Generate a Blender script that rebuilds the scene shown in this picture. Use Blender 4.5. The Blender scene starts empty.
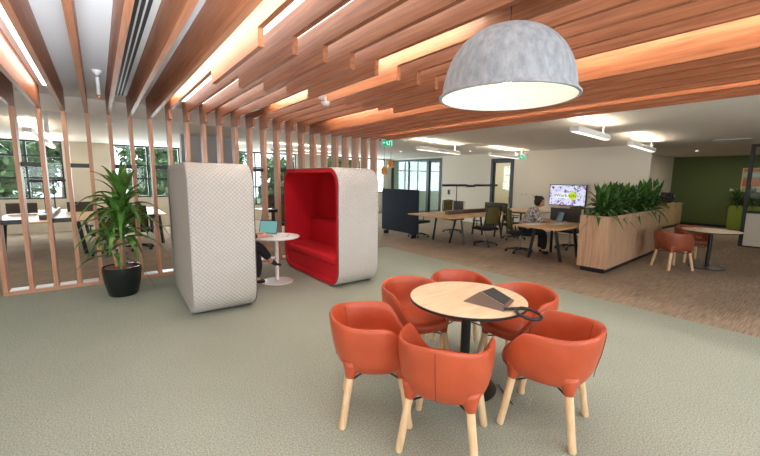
import bpy, bmesh, math, random
from math import sin, cos, pi, radians as rad
from mathutils import Vector, Matrix
random.seed(7)
C = bpy.context.scene.collection
H = 1.65
# ------------------------------------------------------------------ materials
def nt(name):
    m = bpy.data.materials.new(name); m.use_nodes = True
    n = m.node_tree.nodes; b = n['Principled BSDF']
    return m, n, m.node_tree.links, b
def plain(name, col, rough=.5, metal=0, spec=.5):
    m, n, l, b = nt(name)
    b.inputs['Base Color'].default_value = (*col, 1); b.inputs['Roughness'].default_value = rough
    b.inputs['Metallic'].default_value = metal; b.inputs['Specular IOR Level'].default_value = spec
    return m
def ramp(n, stops):
    r = n.new('ShaderNodeValToRGB'); e = r.color_ramp.elements
    while len(e) < len(stops): e.new(.5)
    for i, (p, c) in enumerate(stops): e[i].position = p; e[i].color = (*c, 1)
    return r
def noisy(name, stops, scale=(1,1,1), nscale=5, detail=4, rough=.5, bump=0, bscale=None, spec=.5, dist=0, coord='Object'):
    m, n, l, b = nt(name)
    tc = n.new('ShaderNodeTexCoord'); mp = n.new('ShaderNodeMapping'); mp.inputs['Scale'].default_value = scale
    l.new(tc.outputs[coord], mp.inputs['Vector'])
    oi = n.new('ShaderNodeObjectInfo'); ad = n.new('ShaderNodeVectorMath'); ad.operation = 'ADD'
    mu = n.new('ShaderNodeMath'); mu.operation = 'MULTIPLY'; mu.inputs[1].default_value = 37
    l.new(oi.outputs['Random'], mu.inputs[0])
    if coord == 'Object': l.new(mp.outputs[0], ad.inputs[0]); l.new(mu.outputs[0], ad.inputs[1]); v = ad.outputs[0]
    else: v = mp.outputs[0]
    t = n.new('ShaderNodeTexNoise'); t.inputs['Scale'].default_value = nscale; t.inputs['Detail'].default_value = detail
    t.inputs['Distortion'].default_value = dist
    l.new(v, t.inputs['Vector']); r = ramp(n, stops); l.new(t.outputs['Fac'], r.inputs['Fac'])
    l.new(r.outputs['Color'], b.inputs['Base Color'])
    b.inputs['Roughness'].default_value = rough; b.inputs['Specular IOR Level'].default_value = spec
    if bump:
        bp = n.new('ShaderNodeBump'); bp.inputs['Strength'].default_value = bump; bp.inputs['Distance'].default_value = .01
        t2 = n.new('ShaderNodeTexNoise'); t2.inputs['Scale'].default_value = bscale or nscale*3
        l.new(tc.outputs['Object'], t2.inputs['Vector']); l.new(t2.outputs['Fac'], bp.inputs['Height']); l.new(bp.outputs[0], b.inputs['Normal'])
    return m
def emit(name, col, s):
    m = bpy.data.materials.new(name); m.use_nodes = True; n = m.node_tree.nodes; n.clear()
    e = n.new('ShaderNodeEmission'); e.inputs[0].default_value = (*col, 1); e.inputs[1].default_value = s
    o = n.new('ShaderNodeOutputMaterial'); m.node_tree.links.new(e.outputs[0], o.inputs[0]); return m
def glassy(name, tint=(1,1,1), gloss=.06):
    m = bpy.data.materials.new(name); m.use_nodes = True; n = m.node_tree.nodes; n.clear(); l = m.node_tree.links
    t = n.new('ShaderNodeBsdfTransparent'); t.inputs[0].default_value = (*tint, 1)
    g = n.new('ShaderNodeBsdfGlossy'); g.inputs['Roughness'].default_value = .03
    mx = n.new('ShaderNodeMixShader'); mx.inputs[0].default_value = gloss
    o = n.new('ShaderNodeOutputMaterial'); l.new(t.outputs[0], mx.inputs[1]); l.new(g.outputs[0], mx.inputs[2]); l.new(mx.outputs[0], o.inputs[0])
    return m
M = {}
# cedar battens: grain runs along Y ; posts: grain along Z
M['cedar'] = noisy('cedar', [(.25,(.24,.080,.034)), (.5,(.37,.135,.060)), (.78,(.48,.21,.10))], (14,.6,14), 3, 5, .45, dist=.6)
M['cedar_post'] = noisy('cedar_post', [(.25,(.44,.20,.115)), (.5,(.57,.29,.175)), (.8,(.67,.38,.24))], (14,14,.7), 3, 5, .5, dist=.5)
M['cedar_rail'] = noisy('cedar_rail', [(.25,(.44,.20,.115)), (.5,(.57,.29,.175)), (.8,(.67,.38,.24))], (.7,14,14), 3, 5, .5, dist=.5)
M['table_oak'] = noisy('table_oak', [(.3,(.74,.53,.33)), (.52,(.84,.65,.44)), (.75,(.90,.74,.54))], (2.2,22,22), 2.6, 5, .4, dist=.3)
M['desk_wood'] = noisy('desk_wood', [(.3,(.62,.36,.17)), (.7,(.76,.48,.25))], (1.5,14,14), 2.5, 4, .4)
M['leg_wood'] = noisy('leg_wood', [(.3,(.72,.47,.26)), (.7,(.85,.62,.38))], (14,14,1.2), 4, 4, .45)
M['planter_wood'] = noisy('planter_wood', [(.3,(.46,.28,.165)), (.52,(.58,.37,.23)), (.75,(.66,.45,.29))], (9,9,.7), 3, 5, .5, dist=.3)
M['leather'] = noisy('leather', [(.35,(.46,.075,.027)), (.7,(.53,.095,.036))], (1,1,1), 6, 3, .38, bump=.10, bscale=160)
M['leather_dark'] = plain('seam_thread', (.22,.035,.015), .6)
M['white_ceiling'] = plain('white_ceiling', (.92,.94,.97), .8)
M['cream_ceiling'] = plain('cream_ceiling', (.76,.72,.66), .8)
M['cream_wall'] = plain('cream_wall', (.78,.71,.60), .8)
M['grey_wall'] = plain('blue_grey_wall', (.50,.52,.56), .7)
M['green_wall'] = plain('green_wall', (.11,.15,.045), .7)
M['black'] = plain('black_metal', (.012,.013,.015), .4)
M['black_plastic'] = plain('black_plastic', (.02,.02,.022), .45)
M['frame_dark'] = plain('dark_frame', (.02,.03,.03), .4)
M['white_metal'] = plain('white_metal', (.80,.79,.78), .35)
M['chrome'] = plain('chrome', (.6,.6,.6), .25, 1)
M['grey_screen'] = noisy('charcoal_screen_fabric', [(.3,(.075,.068,.065)), (.7,(.10,.09,.085))], (1,1,1), 200, 2, .9)
M['navy'] = noisy('navy_fabric', [(.3,(.010,.016,.030)), (.7,(.016,.024,.042))], (1,1,1), 150, 2, .9)
M['red'] = noisy('red_fabric', [(.3,(.56,.001,.010)), (.7,(.64,.002,.015))], (1,1,1), 180, 3, .85, bump=.1, bscale=300)
M['mesh_olive'] = plain('olive_mesh', (.13,.105,.03), .8)
M['leaf'] = noisy('leaf', [(.3,(.04,.12,.018)), (.55,(.09,.24,.035)), (.72,(.26,.44,.08))], (1,1,1), 9, 3, .35)
M['leaf_dark'] = noisy('leaf_dark', [(.3,(.025,.075,.014)), (.58,(.055,.15,.026)), (.78,(.18,.33,.09))], (1,1,1), 9, 3, .3)
M['cane'] = noisy('cane', [(.3,(.38,.24,.13)), (.7,(.58,.42,.26))], (4,4,40), 3, 3, .8)
M['pot'] = plain('glossy_black_pot', (.008,.012,.011), .25)
M['bark'] = noisy('bark_mulch', [(.3,(.16,.05,.03)), (.7,(.36,.13,.08))], (1,1,1), 60, 4, .9, bump=.8)
M['felt'] = noisy('grey_felt', [(.30,(.30,.33,.37)), (.5,(.38,.415,.46)), (.70,(.47,.505,.545))], (1,1,.45), 26, 6, .95, bump=.5, bscale=90)
M['felt_in'] = plain('felt_lining', (.88,.86,.80), .9)
M['skin'] = plain('skin', (.62,.33,.23), .5)
M['hair'] = plain('dark_hair', (.02,.012,.008), .5)
M['black_cloth'] = plain('black_cloth', (.014,.014,.017), .85)
M['red_cloth'] = plain('red_cloth', (.6,.01,.01), .7)
M['blouse'] = noisy('patterned_blouse', [(.42,(.09,.09,.11)), (.5,(.42,.40,.40)), (.6,(.60,.57,.55))], (1,1,1), 28, 3, .8)
M['paper'] = plain('white_paper', (.85,.85,.85), .6)
M['copper'] = plain('copper_glass', (.75,.32,.10), .3, .3)
M['acc_white'] = plain('white_plastic', (.78,.78,.77), .5)
M['green_box'] = plain('lime_green_laminate', (.22,.30,.03), .6)
M['kitchen'] = noisy('kitchen_wood', [(.3,(.50,.36,.20)), (.7,(.60,.44,.26))], (2,2,12), 2, 3, .5)
M['slot_dark'] = plain('slot_dark', (.03,.035,.04), .6)
M['grille'] = plain('grille_metal', (.62,.62,.60), .4)
M['paving'] = plain('foreground_ground', (.10,.13,.06), .9)
M['plastic_brown'] = plain('brown_plastic', (.13,.09,.07), .35)
M['glass'] = glassy('window_glass', (.93,.97,.96), .025)
M['glass_clear'] = glassy('partition_glass', (.97,.99,.98), .008)
M['glass_teal'] = glassy('teal_glass', (.70,.82,.80), .10)
M['led'] = emit('led_diffuser', (1,.93,.82), 13)
M['led_warm'] = emit('led_strip', (1,.86,.66), 40)
M['pend_led'] = emit('pendant_diffuser', (1,.93,.82), 1.6)
M['pend_up'] = emit('pendant_uplight', (1,.86,.66), 30)
M['bay_panel'] = emit('bay_panel_diffuser', (1,.97,.92), 2.5)
M['bulb'] = emit('bulb', (1,.93,.80), 15)
M['downlight'] = emit('downlight', (1,.95,.88), 8)
M['sign_green'] = emit('sign_green', (.0,.36,.17), 1.0)
M['sign_white'] = emit('sign_white', (.85,1,.95), 1.1)
M['laptop_screen'] = emit('laptop_screen', (.16,.36,.34), .9)
M['bright_pane'] = emit('lightbox', (.8,.95,1), 1.0)

def carpet_mat():
    m, n, l, b = nt('sage_carpet'); tc = n.new('ShaderNodeTexCoord')
    t = n.new('ShaderNodeTexNoise'); t.inputs['Scale'].default_value = 95; t.inputs['Detail'].default_value = 8; t.inputs['Roughness'].default_value = .8
    t2 = n.new('ShaderNodeTexNoise'); t2.inputs['Scale'].default_value = 2.2; t2.inputs['Detail'].default_value = 3
    l.new(tc.outputs['Object'], t.inputs['Vector']); l.new(tc.outputs['Object'], t2.inputs['Vector'])
    r = ramp(n, [(.36,(.185,.21,.165)), (.5,(.345,.375,.31)), (.64,(.54,.565,.49))])
    l.new(t.outputs['Fac'], r.inputs['Fac'])
    r2 = ramp(n, [(.35,(.96,.97,.96)), (.65,(1.0,1.0,1.0))]); l.new(t2.outputs['Fac'], r2.inputs['Fac'])
    mx = n.new('ShaderNodeMix'); mx.data_type = 'RGBA'; mx.blend_type = 'MULTIPLY'; mx.inputs[0].default_value = 1
    l.new(r.outputs[0], mx.inputs[6]); l.new(r2.outputs[0], mx.inputs[7]); l.new(mx.outputs[2], b.inputs['Base Color'])
    b.inputs['Roughness'].default_value = .95; b.inputs['Specular IOR Level'].default_value = .1
    bp = n.new('ShaderNodeBump'); bp.inputs['Strength'].default_value = .3; bp.inputs['Distance'].default_value = .006
    l.new(t.outputs['Fac'], bp.inputs['Height']); l.new(bp.outputs[0], b.inputs['Normal'])
    return m
def plank_carpet():
    m, n, l, b = nt('brown_plank_carpet'); tc = n.new('ShaderNodeTexCoord')
    mp = n.new('ShaderNodeMapping'); mp.inputs['Rotation'].default_value = (0,0,0)
    l.new(tc.outputs['Object'], mp.inputs['Vector'])
    bk = n.new('ShaderNodeTexBrick'); bk.inputs['Scale'].default_value = 1; bk.inputs['Brick Width'].default_value = 1.0
    bk.inputs['Row Height'].default_value = .25; bk.inputs['Mortar Size'].default_value = .003; bk.offset = .33
    bk.inputs['Color1'].default_value = (.41,.325,.25,1); bk.inputs['Color2'].default_value = (.36,.285,.22,1); bk.inputs['Mortar'].default_value = (.36,.285,.22,1)
    l.new(mp.outputs[0], bk.inputs['Vector'])
    mp2 = n.new('ShaderNodeMapping'); mp2.inputs['Scale'].default_value = (2.2,70,1); l.new(tc.outputs['Object'], mp2.inputs['Vector'])
    t = n.new('ShaderNodeTexNoise'); t.inputs['Scale'].default_value = 1.5; t.inputs['Detail'].default_value = 5; l.new(mp2.outputs[0], t.inputs['Vector'])
    r = ramp(n, [(.35,(.62,.61,.62)), (.65,(1.25,1.22,1.15))]); l.new(t.outputs['Fac'], r.inputs['Fac'])
    mx = n.new('ShaderNodeMix'); mx.data_type = 'RGBA'; mx.blend_type = 'MULTIPLY'; mx.inputs[0].default_value = 1
    l.new(bk.outputs[0], mx.inputs[6]); l.new(r.outputs[0], mx.inputs[7]); l.new(mx.outputs[2], b.inputs['Base Color'])
    b.inputs['Roughness'].default_value = .95; b.inputs['Specular IOR Level'].default_value = .1
    return m
def quilt_mat():
    m, n, l, b = nt('quilted_stone_fabric'); uv = n.new('ShaderNodeUVMap'); uv.uv_map = 'q'
    sp = n.new('ShaderNodeSeparateXYZ'); l.new(uv.outputs[0], sp.inputs[0])
    def mth(op, a, bb=None, v=None):
        x = n.new('ShaderNodeMath'); x.operation = op; l.new(a, x.inputs[0])
        if bb is not None: l.new(bb, x.inputs[1])
        if v is not None: x.inputs[1].default_value = v
        return x.outputs[0]
    k = 2*pi/.050
    s1 = mth('SINE', mth('MULTIPLY', mth('ADD', sp.outputs[0], sp.outputs[1]), v=k/2))
    s2 = mth('SINE', mth('MULTIPLY', mth('SUBTRACT', sp.outputs[0], sp.outputs[1]), v=k/2))
    h = mth('MULTIPLY', mth('ABSOLUTE', s1), mth('ABSOLUTE', s2))
    r = ramp(n, [(.0,(.50,.48,.46)), (.3,(.64,.61,.585)), (1,(.69,.665,.635))]); l.new(h, r.inputs[0]); l.new(r.outputs[0], b.inputs['Base Color'])
    bp = n.new('ShaderNodeBump'); bp.inputs['Strength'].default_value = .7; bp.inputs['Distance'].default_value = .012
    l.new(h, bp.inputs['Height']); l.new(bp.outputs[0], b.inputs['Normal'])
    b.inputs['Roughness'].default_value = .85; b.inputs['Specular IOR Level'].default_value = .2
    return m
def tv_mat():
    # screen picture: white field scattered with purple, magenta and green blots
    m = bpy.data.materials.new('tv_picture'); m.use_nodes = True; n = m.node_tree.nodes; n.clear(); l = m.node_tree.links
    tc = n.new('ShaderNodeTexCoord'); v = n.new('ShaderNodeTexVoronoi'); v.inputs['Scale'].default_value = 20
    l.new(tc.outputs['Object'], v.inputs['Vector'])
    sp = n.new('ShaderNodeSeparateColor'); l.new(v.outputs['Color'], sp.inputs[0])
    r = ramp(n, [(0,(.16,.05,.34)), (.22,(.30,.14,.55)), (.36,(.80,.78,.95)), (.55,(.90,.90,1)), (.72,(.50,.10,.36)), (.82,(.30,.55,.28)), (.9,(.75,.85,1))]); r.color_ramp.interpolation = 'CONSTANT'
    l.new(sp.outputs[0], r.inputs[0])
    nz = n.new('ShaderNodeTexNoise'); nz.inputs['Scale'].default_value = 9; l.new(tc.outputs['Object'], nz.inputs['Vector'])
    r2 = ramp(n, [(.44,(0,0,0)), (.54,(1,1,1))]); l.new(nz.outputs['Fac'], r2.inputs[0])
    mx = n.new('ShaderNodeMix'); mx.data_type = 'RGBA'; l.new(r2.outputs[0], mx.inputs[0]); l.new(r.outputs[0], mx.inputs[6]); mx.inputs[7].default_value = (.78,.82,1,1)
    e = n.new('ShaderNodeEmission'); e.inputs[1].default_value = .75; l.new(mx.outputs[2], e.inputs[0])
    o = n.new('ShaderNodeOutputMaterial'); l.new(e.outputs[0], o.inputs[0]); return m
def perf_mat():
    m, n, l, b = nt('perforated_panel'); tc = n.new('ShaderNodeTexCoord')
    v = n.new('ShaderNodeTexVoronoi'); v.inputs['Scale'].default_value = 55; v.inputs['Randomness'].default_value = 0
    l.new(tc.outputs['Object'], v.inputs['Vector'])
    r = ramp(n, [(.28,(.06,.06,.06)), (.34,(.80,.80,.80))]); l.new(v.outputs['Distance'], r.inputs[0]); l.new(r.outputs[0], b.inputs['Base Color'])
    b.inputs['Roughness'].default_value = .7; return m
def art_mat():
    m, n, l, b = nt('abstract_painting'); tc = n.new('ShaderNodeTexCoord'); sp = n.new('ShaderNodeSeparateXYZ'); l.new(tc.outputs['Generated'], sp.inputs[0])
    nz = n.new('ShaderNodeTexNoise'); nz.inputs['Scale'].default_value = 4; l.new(tc.outputs['Generated'], nz.inputs['Vector'])
    a = n.new('ShaderNodeMath'); a.operation = 'MULTIPLY_ADD'; a.inputs[1].default_value = .10; l.new(nz.outputs['Fac'], a.inputs[0]); l.new(sp.outputs[2], a.inputs[2])
    r = ramp(n, [(0,(.45,.42,.22)), (.22,(.62,.60,.42)), (.28,(.62,.14,.03)), (.55,(.70,.20,.05)), (.62,(.30,.30,.30)), (.74,(.62,.66,.45)), (.86,(.50,.62,.52)), (.95,(.6,.25,.08))])
    l.new(a.outputs[0], r.inputs[0]); l.new(r.outputs[0], b.inputs['Base Color']); return m
def leaf_far():
    return noisy('outdoor_leaf', [(.3,(.05,.10,.035)), (.6,(.11,.18,.07)), (.8,(.20,.27,.12))], (1,1,1), 2, 3, .6)
M['carpet'] = carpet_mat(); M['planks'] = plank_carpet(); M['quilt'] = quilt_mat(); M['tv'] = tv_mat(); M['perf'] = perf_mat(); M['art'] = art_mat(); M['tree_leaf'] = leaf_far()

# ------------------------------------------------------------------ mesh helpers
def box(bm, x0, x1, y0, y1, z0, z1, mat=None):
    vs = [bm.verts.new(p) for p in ((x0,y0,z0),(x1,y0,z0),(x1,y1,z0),(x0,y1,z0),(x0,y0,z1),(x1,y0,z1),(x1,y1,z1),(x0,y1,z1))]
    if mat is not None:
        for v in vs: v.co = mat @ v.co
    for f in ((3,2,1,0),(4,5,6,7),(0,1,5,4),(1,2,6,5),(2,3,7,6),(3,0,4,7)): bm.faces.new([vs[i] for i in f])
    return vs
def prism(bm, pts, axis, a0, a1):
    """pts: 2D outline; axis 0/1/2 extrude axis"""
    def p3(p, a):
        return {0:(a,p[0],p[1]), 1:(p[0],a,p[1]), 2:(p[0],p[1],a)}[axis]
    A = [bm.verts.new(p3(p,a0)) for p in pts]; B = [bm.verts.new(p3(p,a1)) for p in pts]
    bm.faces.new(A); bm.faces.new(B[::-1]); k = len(pts)
    for i in range(k): bm.faces.new((A[i],B[i],B[(i+1)%k],A[(i+1)%k]))
def lathe(bm, prof, seg=32, cx=0, cy=0, close=True):
    rings = []
    for r, z in prof:
        if r < 1e-5: rings.append([bm.verts.new((cx,cy,z))])
        else: rings.append([bm.verts.new((cx+r*cos(2*pi*i/seg), cy+r*sin(2*pi*i/seg), z)) for i in range(seg)])
    for a, b in zip(rings, rings[1:]):
        for i in range(seg):
            j = (i+1)%seg
            if len(a) == 1 and len(b) == 1: continue
            if len(a) == 1: bm.faces.new((a[0],b[i],b[j]))
            elif len(b) == 1: bm.faces.new((a[i],b[0],a[j]))
            else: bm.faces.new((a[i],b[i],b[j],a[j]))
def tube(bm, pts, rads, seg=10, cap=True):
    pts = [Vector(p) for p in pts]
    if not isinstance(rads, (list,tuple)): rads = [rads]*len(pts)
    rings = []; prev = None
    for i, p in enumerate(pts):
        d = (pts[min(i+1,len(pts)-1)] - pts[max(i-1,0)]).normalized()
        ref = prev if prev is not None else (Vector((0,0,1)) if abs(d.z) < .9 else Vector((1,0,0)))
        u = (ref - d*ref.dot(d)).normalized(); w = d.cross(u); prev = u
        rings.append([bm.verts.new(p + rads[i]*(u*cos(2*pi*k/seg) + w*sin(2*pi*k/seg))) for k in range(seg)])
    for a, b in zip(rings, rings[1:]):
        for k in range(seg): bm.faces.new((a[k],a[(k+1)%seg],b[(k+1)%seg],b[k]))
    if cap: bm.faces.new(rings[0][::-1]); bm.faces.new(rings[-1])
def strip_leaf(bm, base, az, length, width, rise, droop, n=6, fold=.3, twist=0):
    """arching leaf blade with a V fold"""
    base = Vector(base); d = Vector((cos(az), sin(az), 0)); s = Vector((-sin(az), cos(az), 0))
    L = []
    for i in range(n+1):
        t = i/n
        p = base + d*length*(t*cos(rise)*(1-.15*t)) + Vector((0,0,length*(t*sin(rise) - droop*t*t)))
        w = width*(.35+.65*sin(pi*min(1,t*1.15+.12)))*(1 if t < .98 else .05)/2
        if i == n: w = .002
        L.append((bm.verts.new(p + s*w + Vector((0,0,fold*w))), bm.verts.new(p), bm.verts.new(p - s*w + Vector((0,0,fold*w)))))
    for a, b in zip(L, L[1:]):
        bm.faces.new((a[0],a[1],b[1],b[0])); bm.faces.new((a[1],a[2],b[2],b[1]))
def rbox(x0,x1,y0,y1,z0,z1,r=.01,seg=3):
    bm = bmesh.new(); box(bm,x0,x1,y0,y1,z0,z1)
    bmesh.ops.bevel(bm, geom=bm.edges[:], offset=r, segments=seg, profile=.5, affect='EDGES'); return bm
def obj(name, bm, mat, parent=None, smooth=False, fix=True):
    if fix: bmesh.ops.recalc_face_normals(bm, faces=bm.faces[:])
    me = bpy.data.meshes.new(name); bm.to_mesh(me); bm.free()
    me.materials.append(M[mat] if isinstance(mat, str) else mat)
    if smooth:
        for p in me.polygons: p.use_smooth = True
        if smooth != True:
            me.set_sharp_from_angle(angle=smooth)
    o = bpy.data.objects.new(name, me); C.objects.link(o)
    if parent: o.parent = parent
    return o
def B(name, mat, dims, parent=None, r=0, smooth=False):
    if r: return obj(name, rbox(*dims, r), mat, parent, True if smooth is False else smooth)
    bm = bmesh.new(); box(bm, *dims); return obj(name, bm, mat, parent)
SM = rad(40)
def tag(o, label, cat, group=None):
    o['label'] = label; o['category'] = cat
    if group: o['group'] = group
    return o
def thing(name, label, cat, loc=(0,0,0), rz=0, group=None):
    o = bpy.data.objects.new(name, None); C.objects.link(o); o.empty_display_size = .1
    o.location = loc; o.rotation_euler = (0,0,rz); return tag(o, label, cat, group)
def struct(name, bm, mat):
    o = obj(name, bm, mat); o['kind'] = 'structure'; return o
def SB(name, mat, *dims):
    bm = bmesh.new()
    for d in dims: box(bm, *d)
    return struct(name, bm, mat)
def dup(root, loc, rz, label, group=None):
    r = root.copy(); C.objects.link(r); r.location = loc; r.rotation_euler = (0,0,rz); r['label'] = label
    if group: r['group'] = group
    for ch in list(root.children):
        c = ch.copy(); C.objects.link(c); c.parent = r
        for g in ch.children:
            d = g.copy(); C.objects.link(d); d.parent = c
    return r
ORD = ['first','second','third','fourth','fifth','sixth','seventh','eighth','ninth','tenth','eleventh','twelfth','thirteenth','fourteenth','fifteenth','sixteenth','seventeenth','eighteenth']

# ------------------------------------------------------------------ room shell
SB('floor_sage_carpet', 'carpet', (-5,5.56,-3.5,6.97,-.06,0))
SB('floor', 'planks', (-5,5.56,6.97,14.5,-.06,0), (5.56,20,-3.5,14.5,-.06,0))
SB('ceiling', 'white_ceiling', (-5,5.62,-3.5,7.85,2.9,3.0))
SB('ceiling_office', 'cream_ceiling', (-5,5.62,7.85,14.5,2.65,3.0), (5.62,20,-3.5,14.5,2.65,3.0))
def wall_x(name, y0, y1, x0, x1, z1, openings, mat='cream_wall'):
    """wall running along X with openings (xa, xb, za, zb)"""
    bm = bmesh.new(); xs = x0
    for a, b, za, zb in sorted(openings):
        if a > xs: box(bm, xs, a, y0, y1, 0, z1)
        if za > 0: box(bm, a, b, y0, y1, 0, za)
        if zb < z1: box(bm, a, b, y0, y1, zb, z1)
        xs = b
    if xs < x1: box(bm, xs, x1, y0, y1, 0, z1)
    return struct(name, bm, mat)
def wall_y(name, x0, x1, y0, y1, z1, openings, mat='cream_wall'):
    bm = bmesh.new(); ys = y0
    for a, b, za, zb in sorted(openings):
        if a > ys: box(bm, x0, x1, ys, a, 0, z1)
        if za > 0: box(bm, x0, x1, a, b, 0, za)
        if zb < z1: box(bm, x0, x1, a, b, zb, z1)
        ys = b
    if ys < y1: box(bm, x0, x1, ys, y1, 0, z1)
    return struct(name, bm, mat)
W1 = (-4.2,-.78,.97,2.64); W2 = (.42,2.3,.97,2.64); W3 = (4.2,6.6,.6,2.64); W4 = (8.0,11.3,1.0,2.64)
wall_x('wall_back', 14.4, 14.6, -5, 17.2, 2.66, [W1, W2, W3, W4])
RW = [(-4,-1,.8,2.5),(0,3,.8,2.5),(4,7,.8,2.5)]
wall_x('wall_rear', -3.7, -3.5, -5, 20, 2.95, RW)
wall_y('wall_left', -5.2, -5, -3.5, 14.6, 2.95, [])
def window(name, w, y, cols, rows, t=.05):
    a, b, za, zb = w
    bm = bmesh.new()
    box(bm, a, b, y, y+.06, za, za+t); box(bm, a, b, y, y+.06, zb-t, zb); box(bm, a, a+t, y, y+.06, za+t, zb-t); box(bm, b-t, b, y, y+.06, za+t, zb-t)
    for c in cols: box(bm, c-t/2, c+t/2, y+.003, y+.057, za+t, zb-t)
    for r in rows: box(bm, a+t, b-t, y+.006, y+.054, r-t/2, r+t/2)
    f = struct(name, bm, 'frame_dark')
    bm = bmesh.new(); box(bm, a+.01, b-.01, y+.025, y+.032, za+.01, zb-.01)
    g = obj('pane', bm, 'glass', f)
    return f
window('window_1', W1, 14.44, (-3.0,-1.58), (1.58,2.2))
window('window_2', W2, 14.44, (1.34,), (1.58,2.0))
window('window_3', W3, 14.44, (4.9,5.8), (1.3,2.05))
window('window_4', W4, 14.44, (9.0,9.9,10.8), (2.1,))
for i, w in enumerate(RW): window('window_%d' % (5+i), w, -3.62, ((w[0]+w[1])/2,), (1.9,))
# blue-grey room box standing behind the screen
SB('wall_grey', 'grey_wall', (1.62,2.95,9.9,10.02,0,2.65))
# wall carrying the TV, door and the glass meeting room front (runs along Y at x 11.7)
DOOR = (7.55,8.5,0,2.45); DR2 = (11.0,11.85,0,2.58); GL = (11.85,14.4,0,2.58)
wall_y('wall_tv', 11.7, 11.82, 3.5, 14.4, 2.66, [DOOR, DR2, GL])
def door(name, w, x, mat_glass, rail=False):
    a, b, za, zb = w; t = .10
    bm = bmesh.new(); box(bm, x-.02, x+.10, a, a+t, za, zb); box(bm, x-.02, x+.10, b-t, b, za, zb); box(bm, x-.02, x+.10, a+t, b-t, zb-t, zb)
    f = struct(name, bm, 'frame_dark')
    bm = bmesh.new(); box(bm, x+.02, x+.06, a+t, a+t+.06, .01, zb-t); box(bm, x+.02, x+.06, b-t-.06, b-t, .01, zb-t)
    box(bm, x+.02, x+.06, a+t+.06, b-t-.06, .01, .12); box(bm, x+.02, x+.06, a+t+.06, b-t-.06, zb-t-.06, zb-t)
    lf = obj('door_leaf', bm, 'frame_dark', f)
    bm = bmesh.new(); box(bm, x+.035, x+.043, a+t+.06, b-t-.06, .12, zb-t-.06); obj('pane', bm, mat_glass, f)
    bm = bmesh.new(); tube(bm, [(x+.02,a+t+.03,1.02),(x-.04,a+t+.03,1.02),(x-.04,a+t+.14,1.02)], .010, 8); obj('door_handle', bm, 'chrome', f, True)
    return f
door('door_1', DOOR, 11.7, 'glass')
door('door_2', DR2, 11.7, 'glass_teal')
bm = bmesh.new()
a, b = 11.85, 14.38
box(bm, 11.68,11.8,a,a+.06,0,2.58); box(bm, 11.68,11.8,b-.06,b,0,2.58); box(bm, 11.68,11.8,a+.06,b-.06,2.5,2.58); box(bm, 11.68,11.8,a+.06,b-.06,0,.08); box(bm,11.69,11.79,13.1,13.15,.08,2.5)
f = struct('window_8', bm, 'frame_dark'); bm = bmesh.new(); box(bm, 11.73,11.738,a+.02,b-.02,.08,2.54); obj('pane', bm, 'glass_teal', f)
# meeting room and corridor beyond
SB('wall_meeting', 'cream_wall', (17.0,17.2,10.3,11.2,0,2.66), (17.0,17.2,14.0,14.4,0,2.66), (17.0,17.2,11.2,14.0,0,.9), (11.82,17.2,10.2,10.32,0,2.66))
bm = bmesh.new()
for z in (.92,1.38,1.84,2.5): box(bm, 17.02,17.08,11.2,14.0,z,z+.05)
for y in (11.2,12.1,13.05,13.95): box(bm, 17.02,17.08,y,y+.05,.97,2.64)
f = struct('window_9', bm, 'frame_dark'); bm = bmesh.new(); box(bm, 17.045,17.052,11.2,14.0,.93,2.64); obj('pane', bm, 'glass', f)
SB('wall_corridor', 'cream_wall', (13.6,13.72,6.2,10.2,0,2.66))
# kitchen side: return wall and green wall
SB('wall_kitchen', 'cream_wall', (11.82,18.5,4.75,4.87,0,2.66))
SB('wall_green', 'green_wall', (18.5,18.6,-3.5,4.87,0,2.66))
SB('baseboard_green', 'black', (18.47,18.5,-3.5,4.72,0,.10))
SB('wall_glazed', 'cream_wall', (13.44,13.48,-3.5,1.84,.03,.88))
bm = bmesh.new()
for y in (1.86,.2,-1.5): box(bm, 13.4,13.46 if y>1 else 13.46,y-.08,y,0,2.65)
for y0, y1 in ((.2,1.78),(-1.5,.12),(-3.5,-1.58)):
    box(bm, 13.4,13.46,y0,y1,.88,.95); box(bm, 13.4,13.46,y0,y1,2.58,2.65); box(bm, 13.4,13.46,y0,y1,0,.03)
f = struct('window_10', bm, M['frame_dark']); bm = bmesh.new(); box(bm, 13.425,13.432,-3.5,1.8,.93,2.6); obj('pane', bm, 'glass_clear', f)
SB('baseboard_tv', 'cream_wall', (11.68,11.7,3.5,7.55,0,.08), (11.68,11.7,8.5,11.0,0,.08))
# outdoors ground
SB('ground_outside', 'paving', (-30,60,14.6,60,-1.6,-1.5))

# ------------------------------------------------------------------ timber screen
XK = lambda k: -1.14 + .2633*k
NP = 25
scr = thing('timber_screen', 'floor-to-ceiling screen of upright timber posts behind the pods', 'screen', (XK(0),6.97,0))
def rel(bm, o):
    bmesh.ops.translate(bm, verts=bm.verts[:], vec=-Vector(o.location)); return bm
for k in range(NP):
    x = XK(k); bm = bmesh.new(); box(bm, x, x+.048, 6.97, 7.19, .045, 2.56); obj('post', rel(bm, scr), 'cedar_post', scr)
bm = bmesh.new(); box(bm, XK(0), XK(NP-1)+.048, 6.97, 7.19, 0, .045); obj('base_rail', rel(bm, scr), 'cedar_rail', scr)
for k in range(NP-1):
    x = XK(k); z0 = 1.77 if k % 2 else .975
    bm = bmesh.new(); box(bm, x+.048, XK(k+1), 7.05, 7.095, z0, z0+.06); obj('spacer_bar', rel(bm, scr), 'black', scr)
for k in range(0, NP-1):
    x = XK(k); bm = bmesh.new(); box(bm, x+.06, XK(k+1)-.015, 7.0, 7.16, .0451, .06)
    obj('floor_plate', rel(bm, scr), 'white_metal', scr)

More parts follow.
